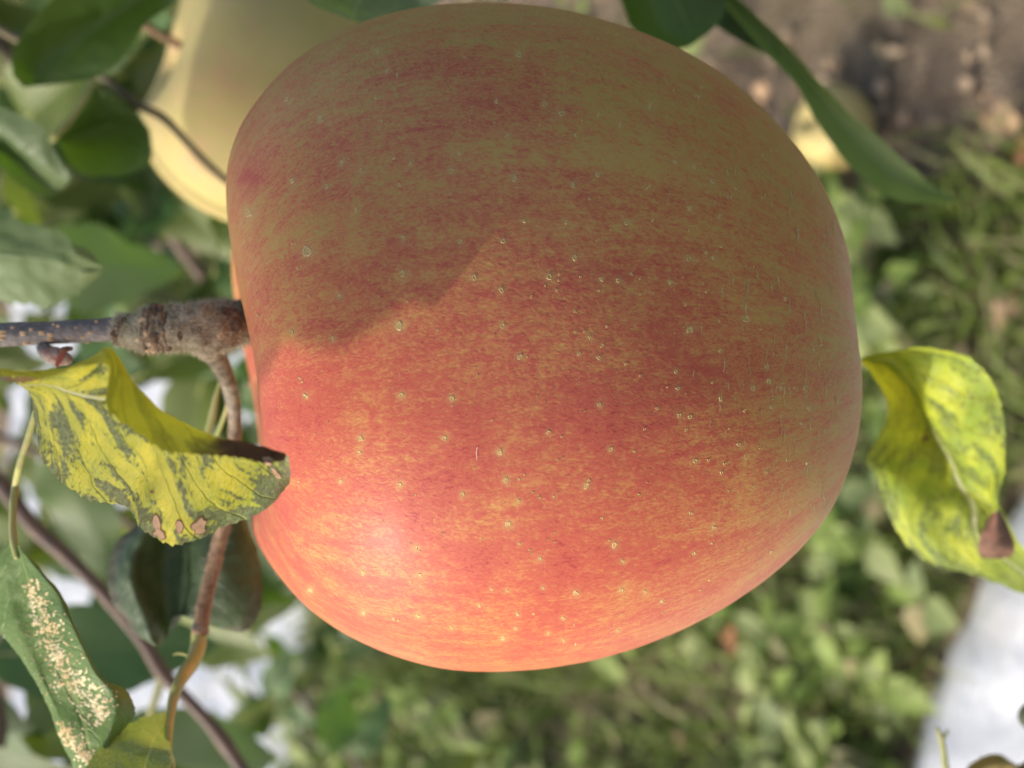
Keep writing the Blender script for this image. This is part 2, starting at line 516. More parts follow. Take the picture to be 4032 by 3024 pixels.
LENT = [(1348,641,14),(1419,671,13),(1616,644,13),(1779,676,16),(1807,606,12),(2025,701,16),(1286,733,14),(1151,712,12),(1402,827,11),(981,836,20),(1212,988,26),(1588,937,14),(1810,953,13),(1981,948,11),(2063,871,12),(1586,1080,18),(1868,1095,14),(1974,1143,14),(1339,1170,12),(1573,1284,22),(1978,1283,14),(1150,1307,14),(1310,1335,13),
(2353,687,12),(2254,727,13),(2658,638,13),(2733,656,10),(2805,714,12),(2715,820,12),(2836,852,9),(2229,874,11),(2468,879,17),(2570,869,8),(2261,1016,13),(2710,1021,14),(2780,996,10),(2810,1015,10),(2161,1089,18),(2367,1100,12),(2435,1106,13),(2642,1110,12),(2715,1299,18),(2937,1258,16),(2324,1328,11),(2280,1393,9),(2359,1410,11),(2046,1404,14),(2661,1464,11),(2670,1529,12),(2361,1594,13),(2837,1568,12),(2965,1529,13),(3027,1502,12),(3076,1530,9),(3171,1527,11),(3020,1442,11),(2836,1382,9),(3035,1600,10),(3187,1606,10),(3076,1638,9),(2675,1635,12),(2717,1641,10),(3092,1176,9),
(1203,1559,13),(1583,1557,15),(1780,1569,15),(1421,1724,16),(1417,1780,12),(1752,1726,13),(1969,1778,16),(1342,1895,13),(1575,1909,13),(1992,1889,14),(1821,1947,11),(2045,1973,9),(2002,2067,16),(1638,2157,12),(2044,2142,8),(1652,2262,13),(1997,2326,10),(1935,2320,9),(1887,2384,9),(1430,2253,14),(1222,2323,13),(1430,2413,14),(1647,2425,12),(1777,2472,10),(2039,2419,10),
(1488,199,14),(2044,213,18),(1525,277,12),(1264,470,15),(1130,391,14),(1956,399,12),(2143,413,13),(2212,448,16),(2357,453,12),(2440,490,12),(2562,417,18),(2001,533,9),
(2419,2147,15),(2126,2201,11),(2451,2211,10),(2446,2323,12),(2269,2335,14),(2811,2079,11),(2733,2179,9),(2721,2022,10),(2540,2329,9),(2606,2369,8),(2138,2314,9),(2218,2435,9),(2030,2474,9),(2218,2522,9),(2435,2484,9),(1981,2512,12),(2158,2493,9),(2308,1912,15),(2738,1814,12),(2404,1768,12),(2160,1701,10),(1967,1781,10),(1996,1892,9),(2907,1750,10),(3177,1823,9),(3017,1859,9),(2180,1955,8),(2840,1860,8)]

def gauss(pts, sx):
    out = np.zeros(len(px_))
    for x, y, r, a in pts:
        out += a * np.exp(-(((px_ - x) / r) ** 2 + ((py_ - y) / (r * sx)) ** 2))
    return out
vis = (L_[:, 2] > -200)
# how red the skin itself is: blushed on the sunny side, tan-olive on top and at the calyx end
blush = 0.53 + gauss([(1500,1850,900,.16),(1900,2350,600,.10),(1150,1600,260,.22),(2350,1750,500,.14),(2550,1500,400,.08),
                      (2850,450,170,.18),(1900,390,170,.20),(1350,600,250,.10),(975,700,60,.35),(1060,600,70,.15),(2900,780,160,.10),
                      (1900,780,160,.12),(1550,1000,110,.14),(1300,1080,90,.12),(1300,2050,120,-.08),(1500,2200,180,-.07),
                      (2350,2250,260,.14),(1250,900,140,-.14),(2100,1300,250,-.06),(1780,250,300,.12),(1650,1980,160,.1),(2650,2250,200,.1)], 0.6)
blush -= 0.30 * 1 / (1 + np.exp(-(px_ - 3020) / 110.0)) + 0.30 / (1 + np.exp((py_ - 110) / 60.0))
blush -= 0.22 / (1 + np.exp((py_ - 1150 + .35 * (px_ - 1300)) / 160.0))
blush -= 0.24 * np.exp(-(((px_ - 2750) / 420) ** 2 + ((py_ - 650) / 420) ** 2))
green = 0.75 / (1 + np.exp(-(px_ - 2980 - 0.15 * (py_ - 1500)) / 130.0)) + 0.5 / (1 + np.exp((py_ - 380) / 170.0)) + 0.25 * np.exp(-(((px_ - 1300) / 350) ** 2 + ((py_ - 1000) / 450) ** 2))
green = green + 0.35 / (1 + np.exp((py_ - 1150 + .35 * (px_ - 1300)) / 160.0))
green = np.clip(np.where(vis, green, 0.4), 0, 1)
bl_ = np.where(vis, blush, 0.45)
rn = vnoise(AV, 420, 4.0)
ax_n = L_[:, 0] / 1320
russet = np.clip((330 + 110 * rn * 1.5 - Rr_) / 50.0, 0, 1) * (L_[:, 0] > 0)
halo = np.zeros(len(px_))
for x, y, r in LENT:
    k = (np.abs(px_ - x) < 4 * r) & (np.abs(py_ - y) < 4 * r) & vis
    halo[k] += np.exp(-(((px_[k] - x) ** 2 + (py_[k] - y) ** 2) / (1.35 * r) ** 2))

stem_base = AP_C + UNIT * STEM_AX * 620
apple = empty('apple', AP_C + UNIT * STEM_AX * 1100)
tag(apple, 'large red and orange striped apple filling the middle of the picture', 'apple')
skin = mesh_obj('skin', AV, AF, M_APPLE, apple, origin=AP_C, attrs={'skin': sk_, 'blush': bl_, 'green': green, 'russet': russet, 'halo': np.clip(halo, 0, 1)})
BV = bvh_of(AV[:, :], AF)

# lenticels: corky star-shaped pores with a pale raised rim
bag = Bag()
def lenticel(bvh, x, y, r, asp=1.25, rot=None, sharp=1.0):
    q = rnd.choice((6, 7, 8)); rot = rnd.uniform(0, 6.28) if rot is None else rot
    rr = [r * 0.66 * (1 + rnd.uniform(-.42, .55) * sharp) for _ in range(q)]
    ins, mid_, outs = [], [], []
    for k in range(q):
        a = rot + 6.2832 * k / q
        for lst, f, h in ((ins, 1.0, 0.00004), (mid_, 1.18, 0.00006), (outs, 1.4, 0.0)):
            p, n = cast(bvh, x + rr[k] * f * math.cos(a), y + rr[k] * f * math.sin(a) * asp)
            if p is None: return
            lst.append(p + n * h)
    c, n = cast(bvh, x, y)
    bag.add([c + n * 0.00002] + ins, [(0, 1 + k, 1 + (k + 1) % q) for k in range(q)], 0)
    for a_, b_ in ((ins, mid_), (mid_, outs)):
        bag.add(a_ + b_, [(k, (k + 1) % q, q + (k + 1) % q, q + k) for k in range(q)], 1)
for x, y, r in LENT:
    lenticel(BV, x, y, r * 0.66)
for _ in range(230):
    a = rnd.uniform(0, 6.28); q = math.sqrt(rnd.random())
    x = 2150 + 1210 * q * math.cos(a); y = 1330 + 1290 * q * math.sin(a)
    if (x < 1150 and y > 1350): continue
    lenticel(BV, x, y, rnd.uniform(2.5, 6.5), 1.0)
bag.build('lenticel', [M_LENT, M_LENTRIM], apple, label='pale corky pores scattered over the red skin')

# skin cracks ringing the calyx end
bag = Bag()
def crack(pts, w):
    pts = cr(np.array(pts, float), np.linspace(0, 1, 14 * (len(pts) - 1)))
    last = None
    for i, (x, y) in enumerate(pts):
        x += rnd.uniform(-3.5, 3.5)
        ww = w * (0.25 + 0.65 * math.sin(math.pi * min(1, max(0, i / (len(pts) - 1))))) * rnd.uniform(.4, 1.5)
        a, n = cast(BV, x - ww, y); b, _ = cast(BV, x + ww, y)
        if a is None or b is None: last = None; continue
        cur = (a + n * 0.00005, b + n * 0.00005)
        if last: bag.add([last[0], last[1], cur[1], cur[0]], [(0, 1, 2, 3)])
        last = cur
for c_ in ([(3100,1330),(3092,1400),(3076,1520)], [(3175,1440),(3171,1530),(3187,1600)], [(3036,1520),(3041,1570),(3035,1640)],
           [(3225,1400),(3222,1450)], [(2945,1130),(2938,1180),(2940,1250)], [(2950,1400),(2945,1450)], [(3020,1420),(3022,1470)],
           [(3170,1240),(3175,1300)], [(2640,730),(2625,800)], [(2850,1400),(2855,1450)], [(3070,1620),(3078,1700),(3070,1760)], [(3190,1640),(3188,1700)],
           [(3230,1180),(3238,1280)], [(3265,1480),(3262,1540)]):
    crack(c_, 1.9)
for _ in range(210):
    x = rnd.uniform(2700, 3300); y = rnd.uniform(600, 2000)
    if rnd.random() > (x - 2600) / 700: continue
    crack([(x, y), (x + rnd.uniform(-6, 6), y + rnd.uniform(20, 60))], 2.1)
bag.build('skin_crack', [simple_mat('crack_cork', (0.58, 0.46, 0.24), (0.42, 0.29, 0.12), 900, .8)], apple, label='thin pale cracks ringing the lower end of the apple')
# a few stray fibres lying on the skin
bag = Bag()
for (x, y, l) in ((1880,1760,50),(2930,1790,24),(2560,730,30),(2850,1440,26)):
    prev = None; a = rnd.uniform(.6, 2.4)
    for k in range(9):
        p, n = cast(BV, x, y)
        if p is None: break
        if prev is not None:
            s = np.cross(n, p - prev); s /= np.linalg.norm(s) + 1e-12; s *= 0.00003
            bag.add([prev + s, prev - s, p - s + n * .0001, p + s + n * .0001], [(0, 1, 2, 3)])
        prev = p + n * .0001
        a += rnd.uniform(-.35, .35); x += l / 8 * math.cos(a); y += l / 8 * math.sin(a)
bag.build('fibre', [M_HAIR], apple)
M_STEM = simple_mat('apple_stem_brown', (0.22, 0.13, 0.06), (0.12, 0.07, 0.035), 900, 0.7, 0.5)
sp0 = AP_C + UNIT * (STEM_AX * 560)
sp1 = P(1075, 1480, 0.197)
V, F_, uv = tube_arrays([sp0, sp0 + UNIT * (STEM_AX * 260 + UP_AX * 10), (sp0 + sp1) / 2 + UNIT * STEM_AX * 160, sp1], [0.0012, 0.0011, 0.0011, 0.0013], 30, 12)
mesh_obj('stem', V, F_, M_STEM, apple, uv=uv)

# ------------------------------------------------------------------ other apples
def other_apple(label, cpx, cpy, depth, radius, rot, mat, green_v, blush_v, tilt=0.0, near_flat=0.1, name='apple', stem_len=1.15):
    L, sk, Rr, fc = apple_points(160, 110, near_flat)
    L = L - np.array([10, 230, 0])
    c = P(cpx, cpy, depth)
    a = math.radians(rot)
    ax2 = pic(np.array([-math.cos(a), -math.sin(a)])); up2 = pic(np.array([math.sin(a), -math.cos(a)]))
    b = math.radians(tilt)
    ax3 = ax2 * math.cos(b) - F * math.sin(b); tow3 = -F * math.cos(b) - ax2 * math.sin(b)
    V = c + radius / 1320 * (L[:, :1] * ax3 + L[:, 1:2] * up2 + L[:, 2:] * tow3)
    root = empty(name, c + radius * 0.9 * ax3)
    tag(root, label, 'apple')
    n = vnoise(V, 60, 2.0)
    n4 = vnoise(V, 160, 6.0); n = n + .6 * n4
    mesh_obj('skin', V, fc, mat, root, origin=c, attrs={'skin': sk, 'blush': blush_v + 0.45 * n, 'green': np.clip(green_v + n * .5, 0, 1), 'russet': np.zeros(len(V)), 'halo': np.zeros(len(V))})
    s0 = c + radius / 1320 * 600 * ax3
    V2, F2, uv2 = tube_arrays([s0, c + radius * 0.8 * ax3, c + radius * stem_len * ax3 + up2 * .002], [.0013, .0011, .0014], 14, 8)
    mesh_obj('stem', V2, F2, M_STEM, root, uv=uv2)
    return root
other_apple('yellow green apple half in shade behind the big red apple', 1140, 360, 0.40, 0.0405, 20, M_APPLE_Y, 0.35, 0.40, tilt=20)
other_apple('pale red apple almost hidden behind the big red apple', 1890, 1440, 0.27, 0.0495, -6, M_APPLE, 0.30, 0.35, stem_len=.88)

# ------------------------------------------------------------------ fruiting branch in the foreground
t = NT('grey_bark'); o_ = t.obj()
n1 = t.noise(t.scale(o_, (1, 1, 1)), 900, 5, 0.65); n2 = t.noise(t.scale(o_, (1, .25, .25)), 2600, 3, 0.6)
c = t.mix(t.step(n1, 0.35, 0.65), (0.125, 0.11, 0.105), (0.215, 0.19, 0.175))
c = t.mix(t.math('MULTIPLY', t.step(n2, 0.58, 0.72), 0.7), c, (0.07, 0.055, 0.05))
M_BARK = t.fin(c, 0.62, t.bump(t.math('ADD', n1, n2), 0.6, 0.0003))
M_SPUR = simple_mat('woolly_spur', (0.36, 0.33, 0.24), (0.19, 0.165, 0.11), 700, 0.85, 0.8, 0.0005)
M_SPUR_DARK = simple_mat('spur_scar', (0.16, 0.085, 0.045), (0.07, 0.04, 0.025), 900, 0.7, 0.8)
M_RING = simple_mat('ring_bark', (0.24, 0.15, 0.08), (0.09, 0.055, 0.04), 1200, 0.7, 0.9, 0.0004)
M_FUZZ = simple_mat('plant_wool', (0.62, 0.56, 0.42), (0.48, 0.42, 0.28), 400, 0.9)
M_FUZZ_W = simple_mat('white_hairs', (0.75, 0.75, 0.65), (0.6, 0.6, 0.5), 400, 0.9)
t = NT('brown_shoot'); u_, v_ = t.uv(); n1 = t.noise(t.obj(), 700, 4, .6)
c = t.mix(t.step(n1, .35, .65), (0.17, 0.095, 0.05), (0.30, 0.185, 0.10))
c2 = t.mix(t.step(n1, .35, .65), (0.15, 0.12, 0.085), (0.31, 0.26, 0.18))
M_SHOOT = t.fin(t.mix(t.step(u_, .25, .62), c2, c), .6, t.bump(n1, .6, .0004))
M_PETG = simple_mat('green_petiole', (0.30, 0.34, 0.09), (0.40, 0.37, 0.14), 300, 0.5, 0.3)
M_BUD = simple_mat('bud_scales', (0.30, 0.14, 0.11), (0.40, 0.33, 0.26), 900, 0.8, 0.8)
M_BUDTIP = simple_mat('bud_tip_red', (0.30, 0.06, 0.03), (0.22, 0.10, 0.04), 700, 0.5, 0.4)
M_CORK = simple_mat('twig_lenticel', (0.50, 0.33, 0.18), (0.62, 0.45, 0.27), 900, 0.8, 0.5)

branch = empty('apple_branch', P(-900, 1330, 0.20))
tag(branch, 'grey woolly fruiting twig with mottled yellow leaf touching the big apple', 'branch')
twig, TV, TF = tube('twig', [(-1500, 1390, .215), (-900, 1360, .203), (-300, 1330, .193), (0, 1319, .188), (230, 1308, .187), (448, 1297, .186), (520, 1300, .186)],
     [62, 56, 50, 47, 46, 47, 50], M_BARK, branch, 150, 28, 0.07, 520)
TB = bvh_of(TV, TF)
# knobbly spur
spur, SV, SF = tube('spur', [(455, 1297, .1862), (500, 1300, .186), (560, 1302, .186), (600, 1300, .186), (650, 1294, .186), (700, 1290, .186), (770, 1292, .187), (830, 1290, .189), (890, 1278, .192), (960, 1272, .196), (1040, 1300, .201)],
     [50, 58, 76, 83, 84, 86, 98, 106, 92, 78, 60], M_SPUR, branch, 170, 44, 0.17, 560)
SB = bvh_of(SV, SF)
def ring(px, cy, r, d, w, mat, nm='bark_ring', tilt=0.0):
    pts = []
    c = P(px, cy, d); ax_ = -UP; rr = r * d / FPX
    e1 = RX; e2 = np.cross(ax_, e1)
    for k in range(29):
        a = 6.2832 * k / 28
        jit = 1 + 0.03 * math.sin(3 * a + px) + rnd.uniform(-.03, .03)
        pts.append(c + rr * jit * (math.cos(a) * e1 + math.sin(a) * e2) + ax_ * (math.sin(2 * a + px) * 0.00022 + tilt * math.cos(a)))
    V, F_, uv = tube_arrays(pts, [w * rnd.uniform(.45, 1.5) for _ in range(29)], 84, 7, 0.6, 1500)
    return mesh_obj(nm, V, F_, mat, branch, uv=uv)
for px, r, w in ((470, 50, .00022), (578, 80, .00028), (600, 84, .00034), (622, 84, .00042), (646, 85, .00036), (668, 86, .00028)):
    ring(px, 1299 if px < 600 else 1293, r, .186, w, M_RING, tilt=rnd.uniform(-.0004, .0004))
ring(478, 1296, 51, .186, .00035, M_SPUR_DARK, 'bark_ring', .0008)
# bud scars near the apple
def blob(name, px, py, d, rx, ry, rz, mat, parent, seed=1.0, lump=0.18, ls=500, nu=22, nv=14, ang=0.0):
    th = np.linspace(0, math.pi, nv); ph = np.linspace(0, 2 * math.pi, nu, endpoint=False)
    s = d / FPX
    ca, sa = math.cos(ang), math.sin(ang)
    ex = pic(np.array([ca, sa])); ey = pic(np.array([-sa, ca]))
    V = []
    for p in ph:
        for q in th:
            V.append(P(px, py, d) + s * (rx * math.cos(q) * ex + ry * math.sin(q) * math.cos(p) * ey) - F * s * rz * math.sin(q) * math.sin(p))
    V = np.array(V); c = P(px, py, d)
    V = c + (V - c) * (1 + lump * vnoise(V, ls, seed))[:, None]
    return mesh_obj(name, V, gridfaces(nu, nv, True), mat, parent), V
for (x, y, rx, ry) in ((905, 1235, 34, 26), (925, 1285, 30, 30), (708, 1322, 9, 22), (880, 1225, 20, 18)):
    p, n = cast(SB, x, y)
    if p is not None:
        d = (p - CAM) @ F
        blob('bud_scar', x, y, d, rx, ry, 12, M_SPUR_DARK, branch, x, .25, 900)
for (x, y, r) in ((560, 1260, 14), (575, 1310, 12), (590, 1345, 14), (545, 1335, 12), (610, 1375, 18), (585, 1372, 16), (860, 1320, 9), (870, 1312, 7), (640, 1330, 9)):
    p, n = cast(SB, x, y)
    if p is not None:
        blob('bark_flake', x, y, (p - CAM) @ F, r * 1.3, r * .8, 9, M_CORK, branch, x, .4, 1500, 10, 7, rnd.uniform(0, 3))
# wool on the spur
bag = Bag(); hairs(bag, SV, SF, 11000, .00075, .000030)
bag.build('wool', [M_FUZZ], branch, label='pale short wool covering the knobbly spur')
# lenticels along the twig
cork = None
for (x, y, r) in ((8,1312,22),(4,1330,16),(90,1312,15),(103,1349,17),(123,1297,9),(164,1311,14),(198,1318,14),(196,1335,14),(211,1277,8),(229,1284,9),(355,1310,11),(326,1326,10),(380,1266,9),(345,1347,9),(50,1290,8),(270,1330,8),(300,1290,7)):
    p, n = cast(TB, x, y)
    if p is None: continue
    d = (p - CAM) @ F
    for sg in (-1, 1):
        blob('lenticel', x, y + sg * r * .28, d, r, r * .34, 7, M_CORK, branch, x + sg, .12, 1500, 9, 6)
# side bud
blob('bud', 225, 1402, .186, 58, 34, 34, M_BUD, branch, 2.0, .22, 420, ang=0.25)
_, BVv = blob('bud', 190, 1390, .1865, 50, 30, 30, M_BARK, branch, 4.0, .15, 420, ang=0.6)
blob('bud_scale', 238, 1408, .1825, 12, 44, 7, M_BUDTIP, branch, 2.0, .15, 600, ang=0.45)
blob('bud_scale', 262, 1374, .1835, 26, 11, 10, M_SPUR_DARK, branch, 3.0, .2, 900, ang=-.1)
bag = Bag()
th = gridfaces(22, 14, True)
hairs(bag, BVv, [tuple(f) for f in th], 300, .0005, .000016)
bag.build('wool', [M_FUZZ_W], branch)
# curved shoot out of the spur, down to a node; its green petiole and leaf hang on below
_, HV, HF = tube('shoot', [(800, 1345, .192), (846, 1400, .198), (888, 1479, .203), (915, 1571, .207), (925, 1653, .209), (924, 1740, .210), (912, 1900, .210), (880, 2060, .213), (842, 2225, .214), (806, 2374, .213), (788, 2488, .212)],
     [60, 44, 32, 28, 26, 26, 26, 28, 29, 29, 32], M_SHOOT, branch, 130, 18, 0.10, 500)
bag = Bag(); hairs(bag, HV, HF, 4000, .0004, .000018)
bag.build('wool', [M_FUZZ], branch)
_, KV, KF = tube('node', [(792, 2462, .2122), (787, 2486, .212), (784, 2500, .212)], [31, 37, 28], M_SHOOT, branch, 14, 16, .1, 900)
tube('stipule', [(868, 1500, .215), (852, 1560, .215), (836, 1640, .215), (812, 1720, .215), (800, 1760, .215)], [7, 12, 17, 13, 8], M_PETG, branch, 24, 8, flat=.45)
tube('stipule', [(738, 2583, .211), (720, 2574, .211), (695, 2573, .211), (680, 2581, .211)], [4, 5, 4, 1], M_PETG, branch, 16, 6)

# ---- mottled yellow leaf, folded over itself
def mottled_mat(name, yellow, grey, tipc, under, trans=0.22, bl=(0.515, 0.595), yellow2=(0.44, 0.46, 0.05)):
    t = NT(name)
    u, v, av, s, side, mid, net = vein_nodes(t, 9, 6.0, 0.05)
    a = t.comb(t.math('MULTIPLY', s, 1.5), t.math('MULTIPLY', av, 5.0), t.math('MULTIPLY', v, 3.0))
    n = t.noise(a, 1.0, 3, 0.55, 0.7)
    n2 = t.noise(t.comb(t.math('MULTIPLY', u, 2.0), v), 45.0, 3, 0.6)
    n3 = t.noise(t.comb(t.math('MULTIPLY', u, 2.0), v), 5.0, 2, 0.5)
    base = t.mix(t.step(n3, 0.3, 0.7), yellow, yellow2)
    k = t.math('ADD', n, t.math('MULTIPLY', t.math('SUBTRACT', n2, 0.5), 0.35))
    k = t.math('ADD', k, t.math('MULTIPLY', t.step(u, 0.80, 1.0), 0.26))
    k = t.math('ADD', k, t.math('MULTIPLY', t.math('SUBTRACT', 1.0, t.step(v, 0.0, 0.22)), 0.10))
    c = t.mix(t.math('MULTIPLY', t.step(k, 0.44, 0.52), .45), base, (0.34, 0.44, 0.05))
    c = t.mix(t.step(k, bl[0], bl[1]), c, t.mix(t.step(n2, .35, .65), grey, (0.055, 0.075, 0.035)))
    c = t.mix(t.math('MULTIPLY', t.step(t.math('ADD', n2, t.math('MULTIPLY', u, 0.6)), 1.03, 1.13), .7), c, tipc)
    vn = t.math('MAXIMUM', t.math('MULTIPLY', side, 0.35), t.math('MULTIPLY', net, 0.16))
    c = t.mix(vn, c, (0.50, 0.52, 0.10)); c = t.mix(mid, c, (0.62, 0.64, 0.36))
    uc = t.mix(t.step(t.math('ADD', u, t.math('MULTIPLY', t.math('SUBTRACT', n3, .5), .15)), 0.66, 0.76), t.mix(t.step(n, .48, .62), under, (0.20, 0.20, 0.02)), (0.055, 0.022, 0.012))
    c = t.mix(t.back(), c, uc)
    h = t.math('ADD', t.math('MULTIPLY', t.math('MAXIMUM', t.math('MULTIPLY', side, .55), mid), -0.6), t.math('ADD', t.math('MULTIPLY', net, -0.06), t.math('MULTIPLY', n2, 0.25)))
    return t.fin(c, 0.5, t.bump(h, 0.75, 0.0007), spec=0.35, translucent=trans, tcol=t.mix(t.step(t.math('ADD', u, t.math('MULTIPLY', t.math('SUBTRACT', n3, .5), .15)), 0.62, 0.74), (0.45, 0.44, 0.02), t.mix(t.back(), (0.40, 0.40, 0.03), (0.05, 0.025, 0.01))))
M_MOT = mottled_mat('mottled_yellow_leaf', (0.72, 0.65, 0.06), (0.17, 0.24, 0.10), (0.19, 0.13, 0.11), (0.55, 0.46, 0.03))
d1 = 0.158
rows = [
 # lower edge
 [(128,1560,.164),(140,1700,.163),(190,1840,.162),(330,1955,.160),(500,1996,.159),(572,2092,.157),(700,2140,.156),(880,2075,.1565),(1045,2000,.158),(1142,1905,.1600)],
 # middle of the lower half
 [(120,1550,.165),(180,1630,.164),(270,1740,.1635),(395,1815,.162),(545,1850,.160),(640,1905,.158),(760,1955,.157),(925,1930,.158),(1065,1885,.159),(1145,1872,.1605)],
 # midrib
 [(105,1530,.166),(200,1546,.1655),(304,1604,.165),(434,1647,.164),(560,1690,.1635),(650,1725,.163),(795,1765,.162),(935,1785,.161),(1075,1795,.161),(1142,1840,.1612)],
 # upper half of the blade
 [(60,1500,.1665),(170,1490,.1665),(310,1510,.1665),(445,1520,.1665),(560,1590,.1655),(660,1670,.1645),(812,1733,.163),(968,1765,.162),(1095,1782,.1615),(1134,1808,.1615)],
 # fold ridge
 [(5,1452,.166),(165,1460,.1660),(325,1428,.1655),(436,1376,.1645),(540,1530,.1635),(672,1640,.163),(822,1706,.162),(978,1744,.1615),(1108,1780,.1612),(1130,1790,.1612)],
 # edge folded over towards the viewer
 [(2,1478,.165),(160,1482,.1655),(330,1440,.1645),(425,1440,.1620),(430,1600,.1600),(600,1742,.1595),(742,1782,.159),(905,1797,.159),(1030,1816,.1598),(1120,1812,.1605)],
]
BASED = (.1465, .1420, .1370, .1340, .1310, .1292)
rows = [[(x, y, BASED[i] + (d - .1625) * .35 + (.0022 if (i < 2 and k in (3, 4)) else 0)) for k, (x, y, d) in enumerate(r_)] for i, r_ in enumerate(rows)]
leaf1, LV, LF = sheet('leaf', rows, 300, 110, M_MOT, branch, serr=.00045, teeth=34, wav=.00022, wscale=420)
leaf1['label'] = 'mottled yellow and grey green leaf folded over in front of the apple'
LB = bvh_of(LV, LF)
# dead brown patches of the leaf
M_DEAD = simple_mat('dead_leaf_patch', (0.50, 0.32, 0.20), (0.42, 0.26, 0.15), 900, 0.8, 0.5)
M_DEADRIM = simple_mat('dead_patch_rim', (0.20, 0.09, 0.05), (0.15, 0.07, 0.04), 900, 0.8, 0.5)
def patch(bvh, x, y, rx, ry, rot, parent, mat, rim=None, q=16, name='brown_spot', h=.00012, irr=.12):
    b = Bag(); ins, outs = [], []
    for k in range(q):
        a = 6.2832 * k / q; w = 1 + rnd.uniform(-irr, irr)
        dx, dy = rx * math.cos(a) * w, ry * math.sin(a) * w
        X = x + dx * math.cos(rot) - dy * math.sin(rot); Y = y + dx * math.sin(rot) + dy * math.cos(rot)
        X2 = x + (X - x) * 1.22; Y2 = y + (Y - y) * 1.22
        p, n = cast(bvh, X, Y); p2, n2 = cast(bvh, X2, Y2)
        if p is None: return
        if p2 is None: p2, n2 = p, n
        ins.append(p + n * h); outs.append(p2 + n2 * h * .6)
    c, n = cast(bvh, x, y)
    b.add([c + n * h * .7] + ins, [(0, 1 + k, 1 + (k + 1) % q) for k in range(q)], 0)
    if rim is not None:
        b.add(ins + outs, [(k, (k + 1) % q, q + (k + 1) % q, q + k) for k in range(q)], 1)
    return b.build(name, [mat] + ([rim] if rim else []), parent, kind=None, smooth=True)
patch(LB, 620, 2058, 14, 30, -0.15, leaf1, M_DEAD, M_DEADRIM)
patch(LB, 708, 2072, 13, 24, -0.1, leaf1, M_DEAD, M_DEADRIM)
patch(LB, 785, 2072, 26, 30, 0.2, leaf1, M_DEAD, M_DEADRIM, irr=.3)
patch(LB, 1055, 1815, 20, 15, 0.2, leaf1, M_DEAD, None, irr=.3)
patch(LB, 602, 1936, 9, 6, 0.3, leaf1, M_DEADRIM, None, 10)
patch(LB, 630, 2100, 22, 16, 0.5, leaf1, M_DEAD, M_DEADRIM, irr=.3)
patch(LB, 1085, 1860, 9, 24, -.6, leaf1, M_DEAD, None, irr=.3)
bag = Bag(); hairs(bag, LV, [tuple(f) for f in LF], 900, .00035, .000010)
bag.build('wool', [M_FUZZ_W], branch)
# dry scalloped edge strip at the leaf base
rows = [[(0,1478,.1338),(60,1488,.1338),(110,1476,.1338),(165,1470,.1338)], [(0,1492,.1336),(60,1502,.1336),(110,1500,.1336),(168,1486,.1336)]]
sheet('dry_edge', rows, 40, 6, M_DEAD, leaf1, serr=.0003, teeth=5)

# ---- green stippled leaf at the lower left
M_STIP = leaf_mat('stippled_green_leaf', (0.075, 0.15, 0.03), (0.11, 0.20, 0.045), (0.10, 0.14, 0.06), (0.20, 0.28, 0.09), 8, 6.0, 0.25, (0.20, 0.32, 0.03), 0.5)
tube('petiole', [(150, 1600, 0.1600), (130, 1660, 0.1680), (108, 1734, 0.1760), (81, 1815, 0.1820), (64, 1897, 0.1910), (53, 1975, 0.1900), (50, 2070, 0.1890), (55, 2140, 0.1880), (66, 2200, 0.1875)],
     [14, 14, 14, 14, 15, 15, 15, 15, 9], M_PETG, branch, 60, 12, .05, 600)
rows = [
 [(30,2130,0.1890),(-30,2230,0.1910),(-60,2360,0.1930),(-10,2470,0.1920),(68,2571,0.1910),(136,2679,0.1900),(185,2770,0.1895),(224,2883,0.1890),(262,2965,0.1890),(300,3040,0.1890)],
 [(45,2135,0.1880),(20,2230,0.1890),(20,2350,0.1900),(60,2470,0.1895),(110,2571,0.1890),(160,2670,0.1880),(205,2765,0.1875),(245,2865,0.1870),(285,2950,0.1870),(318,3030,0.1870)],
 [(62,2150,0.1875),(75,2239,0.1885),(102,2380,0.1890),(132,2490,0.1885),(165,2590,0.1880),(198,2690,0.1875),(235,2770,0.1870),(270,2855,0.1860),(310,2935,0.1860),(340,3020,0.1860)],
 [(75,2150,0.1870),(120,2245,0.1865),(180,2370,0.1860),(225,2480,0.1855),(265,2570,0.1850),(310,2665,0.1850),(360,2735,0.1850),(385,2820,0.1850),(385,2910,0.1850),(375,3010,0.1850)],
 [(84,2165,0.1870),(150,2240,0.1855),(232,2340,0.1840),(285,2450,0.1830),(330,2550,0.1825),(378,2650,0.1825),(440,2725,0.1830),(455,2800,0.1830),(430,2890,0.1835),(400,3000,0.1840)],
 [(90,2175,0.1880),(165,2250,0.1890),(252,2361,0.1900),(300,2490,0.1900),(345,2590,0.1890),(395,2672,0.1870),(490,2715,0.1860),(530,2800,0.1860),(480,2880,0.1860),(420,2990,0.1860)],
]
leaf2, L2V, L2F = sheet('leaf', rows, 170, 90, M_STIP, branch, serr=.0003, teeth=26, wav=.0002, wscale=350)
leaf2['label'] = 'green leaf peppered with tan stippling at the lower left'
L2B = bvh_of(L2V, L2F)
M_FLECK = simple_mat('tan_fleck', (0.50, 0.36, 0.16), (0.66, 0.58, 0.36), 260, 0.7, 0.2)
bag = Bag()
band = np.array([(105, 2290, 34), (150, 2390, 55), (190, 2500, 75), (240, 2610, 85), (300, 2700, 95), (370, 2780, 90), (395, 2830, 60)], float)
